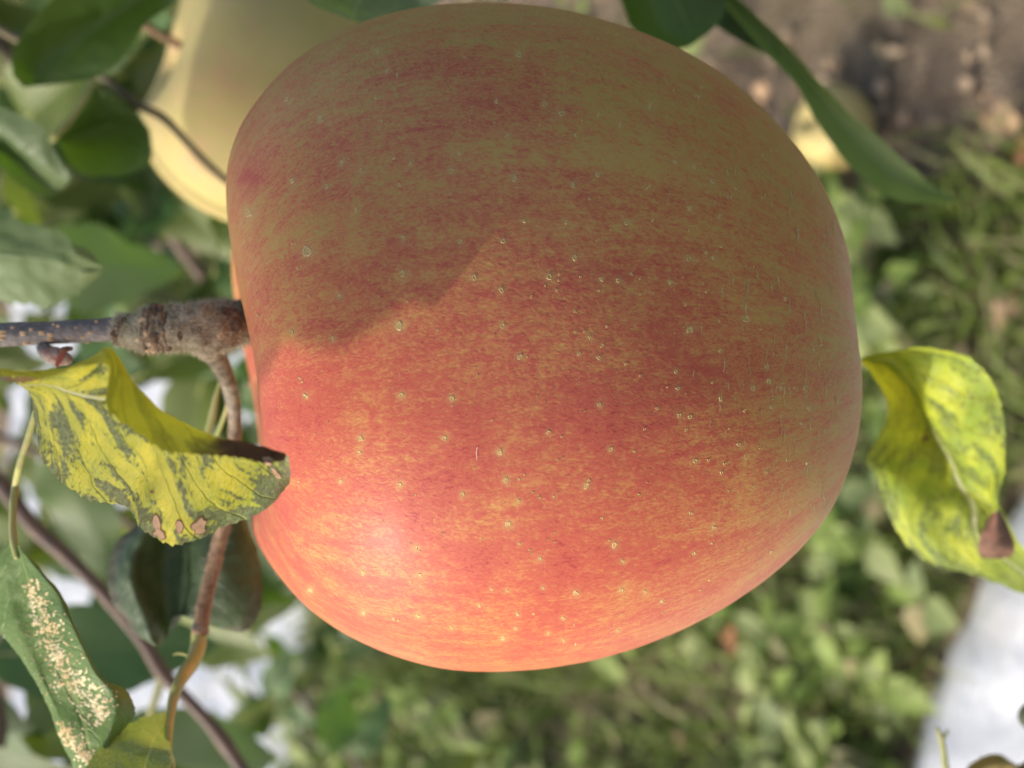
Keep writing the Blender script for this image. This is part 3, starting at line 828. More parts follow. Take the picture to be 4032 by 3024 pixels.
def fleck(x, y, r):
    q = 6; ring_ = []
    rot = rnd.uniform(0, 3); asp = rnd.uniform(.5, 1)
    for k in range(q):
        a = 6.2832 * k / q; w = rnd.uniform(.75, 1.2)
        dx, dy = r * w * math.cos(a), r * w * asp * math.sin(a)
        p, n = cast(L2B, x + dx * math.cos(rot) - dy * math.sin(rot), y + dx * math.sin(rot) + dy * math.cos(rot))
        if p is None: return
        ring_.append(p + n * .00003)
    c, n = cast(L2B, x, y)
    bag.add([c + n * .00013] + ring_, [(0, 1 + k, 1 + (k + 1) % q) for k in range(q)])
for _ in range(620):
    tt = rnd.random() ** .85; b = cr(band, [tt])[0]
    off = rnd.gauss(0, .45)
    fleck(b[0] + off * b[2] * .9 + 8, b[1] - off * b[2] * .5 + rnd.uniform(-22, 22), rnd.uniform(3.5, 9.5) * (1 - .3 * min(1, abs(off))))
for _ in range(230):
    tt = rnd.random()
    fleck(245 + tt * 125 + rnd.gauss(0, 14), 2880 + tt * 130 + rnd.gauss(0, 22), rnd.uniform(3, 8))
for _ in range(120):
    tt = rnd.random()
    fleck(60 + tt * 120 + rnd.gauss(0, 14), 2420 + tt * 300 + rnd.gauss(0, 40), rnd.uniform(1.5, 3))
bag.build('fleck', [M_FLECK], leaf2, label='tan and cream stippling flecks')
bag = Bag()
hairs(bag, L2V, [tuple(f) for f in L2F[:2500]], 200, .0003, .00001)
bag.build('wool', [M_FUZZ_W], branch)

# ---- leaf below the node
M_LOWL = leaf_mat('young_green_leaf', (0.13, 0.20, 0.045), (0.22, 0.28, 0.08), (0.16, 0.2, 0.09), (0.36, 0.42, 0.16), 9, 10.0, 0.25, (0.28, 0.38, 0.05), 0.38)
tube('petiole', [(784, 2492, .212), (779, 2550, .211), (752, 2618, .207), (711, 2679, .200), (684, 2747, .1985), (668, 2840, .195), (664, 2940, .189), (676, 3040, .186)],
     [32, 31, 28, 25, 21, 18, 15, 13], M_PETG, branch, 60, 14, .06, 500)
rows = [
 [(655,2800,.180),(560,2830,.176),(470,2870,.171),(410,2930,.168),(360,2990,.166),(330,3060,.165),(330,3150,.164)],
 [(658,2810,.180),(590,2850,.175),(520,2900,.1695),(470,2960,.168),(440,3020,.167),(430,3090,.166),(450,3170,.165)],
 [(663,2820,.180),(630,2870,.176),(600,2930,.170),(580,2990,.169),(570,3050,.168),(570,3110,.167),(590,3190,.166)],
 [(667,2830,.181),(662,2890,.177),(664,2950,.170),(668,3010,.170),(676,3070,.170),(690,3130,.170),(700,3200,.170)],
 [(672,2835,.181),(674,2890,.178),(678,2950,.172),(684,3010,.173),(700,3070,.174),(720,3130,.175),(740,3200,.176)],
]
rows = [[(x, y, d + .016) for x, y, d in r_] for r_ in rows]
leaf3, L3V, L3F = sheet('leaf', rows, 110, 60, M_LOWL, branch, serr=.0003, teeth=16, wav=.00025, wscale=500)
leaf3['label'] = 'young fuzzy green leaf on curved petiole at the lower edge'
bag = Bag(); hairs(bag, L3V, [tuple(f) for f in L3F], 2500, .00028, .000014, filt=lambda p: True)
bag.build('wool', [M_FUZZ_W], leaf3)
# petiole hairs
# ---- dark folded leaf behind the shoot
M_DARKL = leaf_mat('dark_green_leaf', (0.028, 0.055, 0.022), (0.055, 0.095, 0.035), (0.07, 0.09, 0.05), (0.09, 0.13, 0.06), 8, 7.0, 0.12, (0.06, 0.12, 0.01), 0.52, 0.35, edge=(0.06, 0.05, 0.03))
rows = [
 [(640,1950,0.2280),(540,2060,0.2290),(465,2130,0.2300),(428,2250,0.2300),(445,2370,0.2290),(500,2460,0.2280),(520,2490,0.2280),(560,2500,0.2280)],
 [(680,1940,0.2240),(600,2050,0.2220),(540,2140,0.2200),(510,2250,0.2190),(530,2350,0.2190),(570,2450,0.2200),(595,2520,0.2220),(615,2545,0.2240)],
 [(720,1930,0.2310),(690,2040,0.2310),(670,2130,0.2310),(655,2230,0.2310),(655,2320,0.2300),(665,2400,0.2280),(668,2470,0.2260),(650,2520,0.2260)],
 [(800,1930,0.2280),(800,2030,0.2260),(800,2130,0.2250),(800,2230,0.2240),(795,2320,0.2240),(775,2390,0.2250),(745,2420,0.2260),(690,2425,0.2270)],
 [(900,1940,0.2270),(920,2030,0.2260),(925,2130,0.2250),(925,2230,0.2250),(920,2320,0.2250),(900,2400,0.2260),(860,2440,0.2270),(800,2455,0.2280)],
 [(960,2000,0.2320),(1005,2120,0.2320),(1022,2200,0.2310),(1030,2300,0.2310),(1025,2390,0.2300),(1000,2450,0.2300),(950,2485,0.2300),(880,2480,0.2300)],
]
DD = (.2290, .2262, .2285, .2268, .2270, .2295)
rows = [[(x, y, DD[i] + (d - .226) * .25) for x, y, d in r_] for i, r_ in enumerate(rows)]
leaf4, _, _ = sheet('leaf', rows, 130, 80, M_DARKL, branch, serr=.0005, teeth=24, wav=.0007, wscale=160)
leaf4['label'] = 'dark green two lobed leaf behind the brown shoot'
tube('petiole', [(925, 1500, .222), (860, 1700, .226), (760, 1880, .230), (722, 1960, .231)], [9, 9, 9, 9], M_PETG, branch, 24, 8)

# ------------------------------------------------------------------ yellow leaf at the right
M_YEL = mottled_mat('bright_yellow_leaf', (0.50, 0.56, 0.05), (0.20, 0.31, 0.05), (0.30, 0.36, 0.05), (0.40, 0.40, 0.03), 0.30, (0.42, 0.62), (0.22, 0.34, 0.04))
D2 = .245
yl = empty('apple_leaf', P(4200, 2330, D2)); tag(yl, 'bright yellow green twisted leaf right of the big apple', 'leaf')
rows = [
 [(3384,1418,.236),(3440,1490,.237),(3492,1600,.238),(3468,1700,.238),(3412,1812,.236),(3466,1900,.236),(3512,2050,.236),(3640,2205,.238),(3850,2268,.241),(4060,2345,.244),(4260,2420,.246)],
 [(3386,1417,.240),(3455,1480,.243),(3520,1580,.245),(3520,1710,.244),(3500,1820,.241),(3550,1910,.240),(3600,2050,.240),(3700,2150,.242),(3870,2235,.243),(4060,2315,.245),(4260,2400,.246)],
 [(3388,1415,.242),(3480,1440,.248),(3560,1540,.252),(3600,1670,.252),(3640,1790,.250),(3680,1890,.247),(3740,1990,.246),(3800,2080,.246),(3910,2190,.246),(4060,2290,.246),(4260,2380,.246)],
 [(3390,1412,.240),(3530,1405,.242),(3622,1540,.242),(3700,1690,.241),(3780,1810,.240),(3850,1925,.240),(3902,2010,.241),(3880,2120,.244),(3950,2175,.245),(4060,2260,.246),(4260,2360,.246)],
 [(3392,1410,.240),(3560,1385,.241),(3700,1440,.240),(3800,1600,.239),(3850,1740,.239),(3890,1860,.240),(3905,1985,.242),(3925,2080,.245),(3990,2160,.246),(4070,2235,.246),(4260,2340,.246)],
 [(3394,1408,.240),(3590,1368,.243),(3770,1392,.244),(3890,1480,.244),(3945,1630,.244),(3957,1810,.244),(3932,1965,.246),(3950,2020,.247),(4005,2130,.247),(4080,2210,.247),(4260,2320,.247)],
]
DY = ((.234, .234, .234, .235, .236, .247, .251, .251, .249, .249, .249), (.240, .246, .248, .248, .246, .248, .249, .249, .248, .248, .248),
      (.241, .251, .254, .254, .252, .250, .2475, .247, .247, .247, .247), (.240, .245, .246, .246, .246, .246, .246, .246, .246, .246, .246),
      (.239, .240, .240, .240, .240, .241, .243, .245, .245, .245, .245), (.238, .235, .234, .234, .234, .236, .240, .244, .244, .244, .244))
SHX = (0, 14, 38, 40, 50, 20, 0, 0, 0, 0, 0)
rows = [[(x + (SHX[k] if i == 2 else SHX[k] * .5 if i == 1 else 0), y, DY[i][k]) for k, (x, y, d) in enumerate(r_)] for i, r_ in enumerate(rows)]
yb, YV, YF = sheet('blade', rows, 190, 100, M_YEL, yl, serr=.0005, teeth=26, wav=.0004, wscale=220)
YB = bvh_of(YV, YF)
sheet('withered_corner', [[(3898,2020,.2385),(3870,2090,.2385),(3852,2150,.239),(3862,2196,.240)],[(3925,2015,.237),(3925,2090,.2375),(3918,2150,.238),(3925,2200,.240)],[(3942,2012,.239),(3972,2080,.239),(3998,2150,.240),(3985,2195,.241)]],
      30, 16, simple_mat('withered_brown', (0.13, 0.07, 0.045), (0.24, 0.12, 0.08), 300, .8, .5), yl, wav=.0004, wscale=200)
patch(YB, 3642, 1727, 16, 9, -.5, yl, M_DEADRIM, None, 10, name='brown_spot')
tube('tip', [(3350, 1408, .236), (3372, 1412, .236), (3396, 1424, .236)], [2, 7, 6], M_FUZZ, yl, 8, 6)
tube('petiole', [(4230, 2390, .246), (4330, 2440, .246), (4500, 2500, .246)], [22, 16, 16], M_PETG, yl, 16, 8)

# ------------------------------------------------------------------ long green blade leaf across the upper right
M_BLADE = leaf_mat('willowy_leaf', (0.13, 0.21, 0.06), (0.18, 0.26, 0.08), (0.12, 0.17, 0.07), (0.20, 0.25, 0.10), 10, 5.0, 0.2, (0.14, 0.22, 0.03), 0.4, .2)
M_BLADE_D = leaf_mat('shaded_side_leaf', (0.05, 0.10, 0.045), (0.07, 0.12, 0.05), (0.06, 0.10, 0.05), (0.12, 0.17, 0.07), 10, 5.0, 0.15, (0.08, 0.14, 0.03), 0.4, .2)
bl = empty('apple_leaf', P(2700, -220, .31)); tag(bl, 'long narrow green leaf slanting over bare soil at the upper right', 'leaf')
rows = [
 [(2700,-160,.30),(2850,20,.30),(3000,190,.302),(3130,330,.305),(3230,500,.308),(3330,640,.31),(3470,760,.312),(3600,800,.315),(3720,795,.318),(3770,785,.32)],
 [(2720,-170,.305),(2885,10,.305),(3045,170,.306),(3185,320,.308),(3300,470,.311),(3410,600,.314),(3520,700,.316),(3640,760,.318),(3730,780,.319),(3772,782,.32)],
 [(2740,-180,.302),(2915,0,.302),(3085,165,.303),(3235,330,.305),(3350,450,.309),(3460,540,.312),(3570,640,.314),(3660,720,.317),(3740,768,.319),(3775,780,.32)],
]
sheet('blade', rows, 90, 22, M_BLADE, bl, wav=.0003, wscale=120)
rows = [
 [(2500,-200,.31),(2620,-40,.31),(2760,60,.31),(2900,150,.309),(3000,205,.308),(3060,240,.306)],
 [(2600,-200,.314),(2720,-60,.313),(2830,40,.312),(2930,130,.31),(3010,195,.308),(3062,238,.306)],
 [(2700,-200,.31),(2800,-60,.309),(2880,30,.308),(2950,110,.307),(3015,185,.306),(3064,236,.305)],
]
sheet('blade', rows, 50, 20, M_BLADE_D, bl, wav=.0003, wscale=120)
tube('petiole', [(2640, -320, .305), (2700, -200, .305), (2790, -60, .304)], [12, 12, 8], M_PETG, bl, 16, 8)

# ------------------------------------------------------------------ leaves behind, upper edge and left
M_BG = [leaf_mat('leaf_green_deep', (0.045, 0.085, 0.018), (0.075, 0.125, 0.025), (0.10, 0.15, 0.06), (0.11, 0.15, 0.05), 8, 4.0, 0.28, (0.10, 0.20, 0.01), 0.4),
        leaf_mat('leaf_green_blue', (0.055, 0.12, 0.035), (0.085, 0.165, 0.05), (0.14, 0.20, 0.08), (0.12, 0.19, 0.07), 8, 4.0, 0.25, (0.12, 0.24, 0.03), 0.52),
        leaf_mat('leaf_green_olive', (0.10, 0.14, 0.03), (0.14, 0.18, 0.045), (0.17, 0.20, 0.09), (0.18, 0.21, 0.09), 8, 4.0, 0.3, (0.20, 0.28, 0.02), 0.45)]
M_TWIGBR = simple_mat('brown_twig', (0.15, 0.095, 0.07), (0.10, 0.07, 0.055), 200, 0.6, 0.4, .0006)
M_TWIGOL = simple_mat('olive_twig', (0.14, 0.11, 0.05), (0.10, 0.08, 0.04), 200, 0.6, 0.4, .0006)

lb = empty('apple_branch', P(-300, 200, .36)); tag(lb, 'thin olive twig with dark leaves crossing the yellow green apple', 'branch')
tube('twig', [(-500, -200, .36), (-100, 60, .345), (200, 220, .335), (398, 303, .33), (470, 350, .33), (547, 413, .33), (646, 467, .33), (746, 572, .332), (845, 671, .335), (1000, 800, .34), (1200, 930, .345)],
     [20, 18, 16, 15, 16, 17, 17, 15, 14, 12, 10], M_TWIGOL, lb, 70, 10, .08, 200)
tube('petiole', [(366, 318, .325), (330, 390, .322), (275, 470, .32), (222, 530, .318), (204, 556, .318)], [13, 13, 13, 14, 11], M_PETG, lb, 24, 8)
rows = [
 [(470,-150,.30),(250,-40,.298),(110,100,.297),(50,210,.297),(52,290,.298),(95,345,.30)],
 [(560,-100,.305),(360,0,.303),(220,110,.302),(140,210,.302),(120,280,.302),(150,338,.302)],
 [(640,-60,.31),(480,40,.308),(350,130,.306),(260,220,.304),(220,280,.303),(200,333,.303)],
 [(680,-20,.306),(600,60,.304),(500,160,.303),(430,240,.302),(360,290,.302),(280,322,.302)],
 [(700,0,.30),(640,40,.299),(568,100,.299),(538,175,.299),(495,245,.30),(450,290,.301)],
]
o, _, _ = sheet('leaf', rows, 60, 40, M_BG[0], lb, serr=.0004, teeth=18, wav=.0006, wscale=90); o['label'] = 'broad dark green leaf in the upper left corner'
rows = [
 [(240,520,.32),(300,440,.322),(363,340,.325),(440,380,.326),(500,424,.327),(545,450,.328)],
 [(240,530,.33),(330,500,.332),(420,450,.333),(480,470,.333),(540,480,.332),(580,500,.33)],
 [(225,545,.332),(330,520,.335),(430,500,.336),(500,500,.335),(550,500,.333),(590,520,.33)],
 [(235,570,.33),(320,590,.333),(420,590,.334),(500,590,.333),(560,580,.331),(600,590,.33)],
 [(225,560,.318),(278,650,.320),(350,690,.322),(448,690,.324),(540,665,.326),(590,650,.328)],
]
o, _, _ = sheet('leaf', rows, 60, 40, M_BG[0], lb, serr=.0004, teeth=18, wav=.0006, wscale=90); o['label'] = 'dark cupped leaf between the petiole and yellow green apple'
rows = [
 [(-120,380,.30),(0,423,.30),(99,462,.30),(164,500,.30),(199,562,.302),(235,640,.304),(278,700,.306)],
 [(-120,500,.302),(0,520,.302),(70,560,.302),(130,600,.303),(180,650,.304),(225,690,.306),(262,725,.308)],
 [(-120,560,.308),(-20,580,.308),(60,630,.308),(110,670,.308),(160,710,.309),(205,740,.31),(245,745,.311)],
 [(-120,600,.302),(-40,620,.302),(10,660,.303),(50,705,.304),(99,740,.306),(150,768,.308),(199,775,.31)],
]
o, _, _ = sheet('leaf', rows, 60, 40, M_BG[0], lb, serr=.0004, teeth=18, wav=.0005, wscale=90); o['label'] = 'dark green leaf leaving the left edge of the picture'

rows = [
 [(-150,790,.262),(0,826,.262),(99,884,.262),(190,905,.262),(250,925,.262),(290,968,.262),(350,990,.263),(395,1040,.264)],
 [(-150,880,.262),(0,900,.262),(99,940,.262),(190,970,.262),(250,990,.262),(300,1010,.262),(350,1030,.263),(398,1050,.264)],
 [(-150,990,.262),(0,1000,.262),(99,1010,.262),(190,1025,.262),(250,1040,.262),(300,1050,.263),(350,1060,.264),(400,1062,.265)],
 [(-150,1080,.264),(0,1090,.264),(99,1110,.264),(180,1110,.264),(240,1100,.264),(290,1090,.264),(350,1075,.264),(398,1068,.265)],
 [(-150,1190,.266),(0,1180,.266),(110,1190,.266),(185,1208,.266),(240,1182,.266),(300,1150,.266),(360,1105,.266),(396,1075,.266)],
]
lm = empty('apple_leaf', P(-300, 1000, .262)); tag(lm, 'mid green toothed leaf above the grey twig at the left edge', 'leaf')
sheet('blade', rows, 80, 50, M_BG[1], lm, serr=.0012, teeth=15, wav=.0006, wscale=120)
tube('petiole', [(-420, 985, .265), (-300, 990, .263), (-150, 992, .262)], [10, 10, 9], M_PETG, lm, 12, 8)

# fuzzy leaf peeping over the top of the big apple
lt = empty('apple_leaf', P(1500, -400, .235)); tag(lt, 'fuzzy pale green toothed leaf peeping over the top of the apple', 'leaf')
rows = [
 [(1700,-330,.232),(1500,-300,.232),(1300,-200,.232),(1200,-60,.232),(1225,10,.232),(1290,45,.232),(1380,78,.232)],
 [(1720,-250,.235),(1560,-210,.235),(1400,-130,.235),(1320,-40,.235),(1320,20,.234),(1360,50,.233),(1395,80,.232)],
 [(1740,-180,.240),(1620,-140,.240),(1500,-80,.240),(1430,-10,.238),(1400,40,.236),(1395,65,.234),(1400,82,.232)],
 [(1770,-120,.236),(1700,-80,.236),(1620,-30,.236),(1560,20,.235),(1500,60,.234),(1450,75,.233),(1410,84,.232)],
 [(1800,-60,.234),(1760,-30,.234),(1720,10,.234),(1660,50,.234),(1580,80,.234),(1500,95,.233),(1420,90,.232)],
]
sheet('blade', rows, 80, 40, leaf_mat('fuzzy_pale_leaf', (0.11, 0.17, 0.06), (0.22, 0.27, 0.14), (0.26, 0.31, 0.17), (0.30, 0.34, 0.18), 9, 12.0, .2, (.15, .24, .04), .6), lt, serr=.0007, teeth=20, wav=.0004, wscale=300)
tube('petiole', [(1830, -300, .236), (1780, -240, .238), (1730, -200, .24)], [8, 9, 9], M_PETG, lt, 10, 8)
lt = empty('apple_leaf', P(2300, -420, .30)); tag(lt, 'smooth deep green leaf behind the upper right of the apple', 'leaf')
rows = [
 [(2300,-300,.30),(2380,-150,.30),(2440,0,.30),(2500,120,.30),(2620,200,.30),(2700,190,.30)],
 [(2420,-300,.305),(2500,-150,.305),(2560,-20,.305),(2610,80,.304),(2680,150,.303),(2722,180,.301)],
 [(2560,-300,.302),(2640,-180,.302),(2720,-80,.302),(2760,20,.302),(2760,110,.302),(2735,172,.301)],
 [(2700,-300,.30),(2780,-180,.30),(2840,-60,.30),(2850,40,.30),(2820,100,.30),(2750,160,.30)],
]
sheet('blade', rows, 60, 40, M_BG[0], lt, serr=.0004, teeth=16, wav=.0006, wscale=90)
tube('petiole', [(2260, -420, .30), (2360, -360, .302), (2450, -290, .303)], [10, 10, 9], M_PETG, lt, 10, 8)

# brown twig crossing the lower left, behind
bb = empty('apple_branch', P(-500, 1500, .36)); tag(bb, 'thin brown twig slanting behind the leaves at the lower left', 'branch')
tube('twig', [(-500, 1420, .36), (-200, 1690, .36), (0, 1905, .36), (136, 2076, .36), (271, 2200, .36), (379, 2306, .36), (474, 2415, .36), (576, 2544, .36), (640, 2650, .36), (711, 2727, .36), (813, 2835, .36), (881, 2920, .36), (949, 3024, .36), (1100, 3250, .36)],
     [38, 36, 34, 32, 30, 28, 27, 27, 31, 26, 26, 30, 26, 25], M_TWIGBR, bb, 90, 14, .10, 160)
tube('twig', [(632, 2640, .36), (628, 2700, .36), (600, 2790, .36), (585, 2850, .36), (560, 2960, .355)], [20, 16, 15, 13, 12], M_PETG, bb, 24, 8)

# small withered sprig in the lower right corner
M_DRYG = leaf_mat('withered_leaf', (0.16, 0.15, 0.03), (0.26, 0.20, 0.05), (0.30, 0.22, 0.07), (0.3, 0.25, 0.1), 8, 5.0, .2, (.3, .28, .03), .5)
sg = empty('withered_sprig', P(3980, 3300, .26)); tag(sg, 'withered olive sprig in the lower right corner over white sheeting', 'twig')
tube('stem', [(3690, 2865, .258), (3705, 2905, .258), (3716, 2960, .258), (3726, 3030, .258), (3760, 3150, .258), (3900, 3280, .26)], [7, 11, 12, 13, 14, 16], M_PETG, sg, 30, 8, .12, 600)
tube('stem', [(3716, 2905, .258), (3732, 2875, .258)], [9, 6], M_PETG, sg, 6, 6)
rows = [
 [(3750,3110,.257),(3820,3010,.257),(3880,2978,.257),(3925,2975,.257),(3970,2995,.257),(4060,3040,.257)],
 [(3780,3160,.255),(3850,3060,.255),(3910,3020,.255),(3960,3010,.255),(4010,3030,.255),(4090,3080,.255)],
 [(3830,3210,.257),(3900,3130,.257),(3960,3080,.257),(4010,3060,.257),(4060,3080,.257),(4130,3130,.257)],
]
sheet('leaf', rows, 40, 18, M_DRYG, sg, serr=.0004, teeth=8, wav=.0009, wscale=200)
rows = [
 [(4040,2765,.257),(4015,2790,.257),(4010,2830,.257),(4040,2870,.257),(4080,2900,.257)],
 [(4100,2765,.257),(4080,2800,.255),(4085,2850,.255),(4100,2880,.255),(4110,2920,.257)],
 [(4160,2780,.257),(4150,2820,.257),(4150,2860,.257),(4140,2900,.257),(4120,2940,.257)],
]
sheet('leaf', rows, 30, 14, M_DARKL, sg, wav=.0005, wscale=200)
tube('stem', [(3880, 3180, .258), (3960, 3060, .258), (4060, 3000, .258), (4110, 2920, .258)], [14, 14, 15, 10], M_DRYG, sg, 24, 8, .15, 500)

# ------------------------------------------------------------------ parametric leaf for farther foliage
def leaf_mesh(name, L=0.07, W=0.042, fold=0.35, curl=0.25, wavy=0.003, seed=0, mat=None, nu=22, nv=12):
    us = np.linspace(0, 1, nu); vs = np.linspace(-1, 1, nv)
    r = random.Random(seed)
    w = W / 2 * np.clip(np.sin(np.pi * us ** 0.85) ** 0.75 * (1 - 0.25 * us), 0, 1)
    U, Vv = np.meshgrid(us, vs, indexing='ij')
    Wd = w[:, None] * Vv
    tooth = 1 + 0.05 * (((U * 16) % 1) > .5) * (np.abs(Vv) > .95)
    X = U * L; Y = Wd * tooth * math.cos(fold)
    Z = np.abs(Wd) * math.sin(fold) - curl * L * U ** 2 + wavy * np.sin(U * 9 + seed) * Vv + wavy * .5 * np.sin(U * 17 + 2 * seed) * Vv ** 2
    V = np.stack([X, Y, Z], -1).reshape(-1, 3)
    uv = np.stack([U.ravel(), Vv.ravel() * .5 + .5], 1)
    me_o = mesh_obj(name, V, gridfaces(nu, nv), mat, None, origin=np.zeros(3), uv=uv)
    me = me_o.data
    bpy.data.objects.remove(me_o)
    return me
def petiole_mesh():
    V, F_, uv = tube_arrays([(-.022, 0, -.004), (-.010, 0, 0), (0, 0, 0), (.02, 0, .0002)], [.0009, .0008, .0008, .0004], 10, 6)
    o = mesh_obj('petiole', V, F_, M_PETG, None, origin=np.zeros(3), uv=uv); me = o.data; bpy.data.objects.remove(o); return me
LM = [leaf_mesh('leaf', .062 + .006 * k, .036 + .003 * (k % 3), .15 + .12 * (k % 3), .1 + .1 * (k % 4), .003, k, M_BG[k % 3]) for k in range(6)]
PM = petiole_mesh()
def put_leaf(parent, loc, direction, normal, scale=1.0, mesh=None, label=None):
    o = bpy.data.objects.new('leaf', mesh or rnd.choice(LM)); COL.objects.link(o); o.parent = parent
    x = Vector(direction).normalized(); z = Vector(normal); z = (z - x * z.dot(x)).normalized(); y = z.cross(x)
    mt = Matrix((x, y, z)).transposed().to_4x4()
    mt = mt @ Matrix.Diagonal((scale, scale, scale, 1))
    mt.translation = Vector(np.asarray(loc) - wloc(parent))
    o.matrix_basis = mt
    p = bpy.data.objects.new('petiole', PM); COL.objects.link(p); p.parent = o
    if label: o['label'] = label
    return o
def rdir(flatness=0.5, down=0.3):
    v = np.array([rnd.gauss(0, 1), rnd.gauss(0, 1), rnd.gauss(0, flatness)]); v[2] -= down
    return v / np.linalg.norm(v)

# leaves of the same branch higher up, outside the left edge: they shade the upper half of the apple
def shade_leaves():
    e1 = np.cross(SUN, np.array([0, 0, 1.0])); e1 /= np.linalg.norm(e1); e2 = np.cross(SUN, e1)
    edge = [(900, 1500), (1090, 1440), (1350, 1330), (1560, 1230), (1750, 1090), (1900, 960), (2100, 820), (2400, 640), (2800, 500)]
    ex = [p[0] for p in edge]; ey = [p[1] for p in edge]
    sh, lit = [], []
    for x in range(890, 2700, 40):
        for y in range(20, 2640, 40):
            p, n = cast(BV, x, y)
            if p is None or np.dot(n, SUN) < -.02: continue
            yy = np.interp(x, ex, ey)
            if y < yy - 12: sh.append(p)
            elif y > yy + 12: lit.append(p)
    for x in range(830, 1200, 45):
        for y in range(0, 800, 45): sh.append(P(x, y, .365))
    for x in range(600, 790, 30):
        for y in range(20, 560, 40): lit += [P(x, y, .37 + .00012 * (790 - x))] * 2
    soft = list(LV[::200])
    soft += list(L2V[::200])
    for V_ in (YV[::200],): lit += list(V_)
    sh = np.array(sh); lit = np.array(lit); soft = np.array(soft); T2 = np.stack([soft @ e1, soft @ e2], 1)
    S2 = np.stack([sh @ e1, sh @ e2], 1); L2 = np.stack([lit @ e1, lit @ e2], 1)
    todo = np.ones(len(S2), bool); out = []
    depth0 = (AP_C @ SUN)
    rr = random.Random(5)
    def inside(Q, c, a, L, W):
        d = Q - c; u = d[:, 0] * math.cos(a) + d[:, 1] * math.sin(a); v = -d[:, 0] * math.sin(a) + d[:, 1] * math.cos(a)
        t_ = np.clip(u / L, 0, 1)
        return (u > 0) & (u < L) & (np.abs(v) < W / 2 * np.sin(np.pi * t_ ** .85) ** .75)
    for k in range(46):
        best = None
        for _ in range(700):
            c = S2[rr.choice(np.flatnonzero(todo))] + np.array([rr.gauss(0, .022), rr.gauss(0, .016)])
            a = rr.uniform(0, 6.28); L = rr.uniform(.026, .072); W = L * .56
            i_ = inside(S2, c, a, L, W); g = (i_ & todo).sum() - 2.6 * inside(L2, c, a, L * 1.02, W * 1.04).sum() - 0.08 * inside(T2, c, a, L, W).sum()
            db = L2 - c; ub = db[:, 0] * math.cos(a) + db[:, 1] * math.sin(a); vb = -db[:, 0] * math.sin(a) + db[:, 1] * math.cos(a)
            g -= 3.0 * ((ub < 0) & (ub > -.028) & (np.abs(vb) < .0025)).sum()
            if best is None or g > best[0]: best = (g, c, a, L, i_)
        if best[0] < 0.8: break
        todo &= ~best[4]; out.append(best)
        if not todo.any(): break
    import sys; print('shade leaves', len(out), 'left', int(todo.sum()), 'of', len(S2))
    base = None
    for q, (g, c, a, L, _) in enumerate(out):
        w = c[0] * e1 + c[1] * e2 + SUN * (depth0 + .185 + .005 * (q % 7))
        d = math.cos(a) * e1 + math.sin(a) * e2
        o = put_leaf(branch, w, d, SUN + np.array([rr.uniform(-.1, .1), rr.uniform(-.1, .1), 0]), L / .062, LM_FLAT)
        tg = w - d * .02 * L / .062
        if base is None: base = P(-700, 1340, .199); 
    ctr = sum((c[0] * e1 + c[1] * e2) for _, c, a, L, _ in out) / max(1, len(out)) + SUN * (depth0 + .25)
    st = P(-1100, 1370, .207)
    ctr = ctr + UP * .02 + RX * .02
    V, F_, uv = tube_arrays([st, st * .6 + ctr * .4 + UP * .03, ctr * .8 + st * .2 + UP * .02, ctr], [.0019, .0017, .0014, .0009], 40, 8, .1, 200)
    mesh_obj('side_twig', V, F_, M_BARK, branch, uv=uv)
LM_FLAT = leaf_mesh('leaf', .062, .0347, .10, .04, .001, 3, M_BG[0])
shade_leaves()

# ------------------------------------------------------------------ farther foliage: branches with leaves behind
def bg_branch(label, pts, rad, n, spread, seed, mat=None, lscale=1.0, region=None):
    root = empty('apple_branch', P(*pts[0])); tag(root, label, 'branch')
    W = [P(*p) for p in pts]
    V, F_, uv = tube_arrays(W, [rad] * len(W), 50, 8, .12, 60)
    mesh_obj('twig', V, F_, mat or M_TWIGBR, root, uv=uv)
    C = cr(np.array(W), np.linspace(0, 1, 200))
    for _ in range(n):
        c = C[rnd.randrange(200)] + np.array([rnd.gauss(0, spread) for _ in range(3)])
        d = rdir(.5, .6); nn = np.array([rnd.gauss(0, .6), rnd.gauss(-.5, .5), 1.0])
        put_leaf(root, c, d, nn, lscale * rnd.uniform(.8, 1.25))
    return root
bg_branch('blurred leafy branch behind the upper left leaves', [(-300, -300, .75), (100, 300, .72), (500, 700, .70), (800, 1100, .72)], .003, 42, .045, 1)
bg_branch('blurred leafy branch behind the grey twig', [(-400, 900, .80), (100, 1100, .78), (600, 1200, .78), (1000, 1300, .8)], .003, 40, .045, 2)
bg_branch('farther leafy branch deep in the tree at the left', [(-500, 500, 1.3), (200, 800, 1.3), (700, 1000, 1.3), (1200, 1300, 1.4)], .005, 70, .09, 3)
bg_branch('blurred leafy branch behind the mottled yellow leaf', [(-300, 1650, .85), (200, 1800, .85), (500, 2050, .85), (700, 2250, .85)], .003, 24, .04, 4)
bg_branch('blurred leafy branch hanging over the white sheeting', [(1600, 3300, 1.25), (1400, 3000, 1.25), (1180, 2750, 1.25), (1050, 2560, 1.25)], .003, 22, .035, 5)
bg_branch('leafy branch hanging behind the dark two lobed leaf', [(-200, 1900, 1.0), (300, 2150, 1.0), (700, 2400, 1.0), (1000, 2600, 1.0)], .003, 15, .05, 7)
bg_branch('loose leaves hanging before the white sheet at the bottom edge', [(300, 3400, 1.5), (700, 3050, 1.5), (1000, 2850, 1.5), (1250, 2700, 1.5)], .003, 12, .06, 9)
bg_branch('blurred leaves in the lower left corner', [(-200, 3300, .42), (-60, 3100, .42), (0, 2900, .42), (-20, 2700, .42)], .002, 7, .014, 6)
bg_branch('far leafy branch behind the blurred top left leaves', [(-600, -200, 1.7), (300, 100, 1.7), (900, 300, 1.7)], .006, 60, .13, 8)

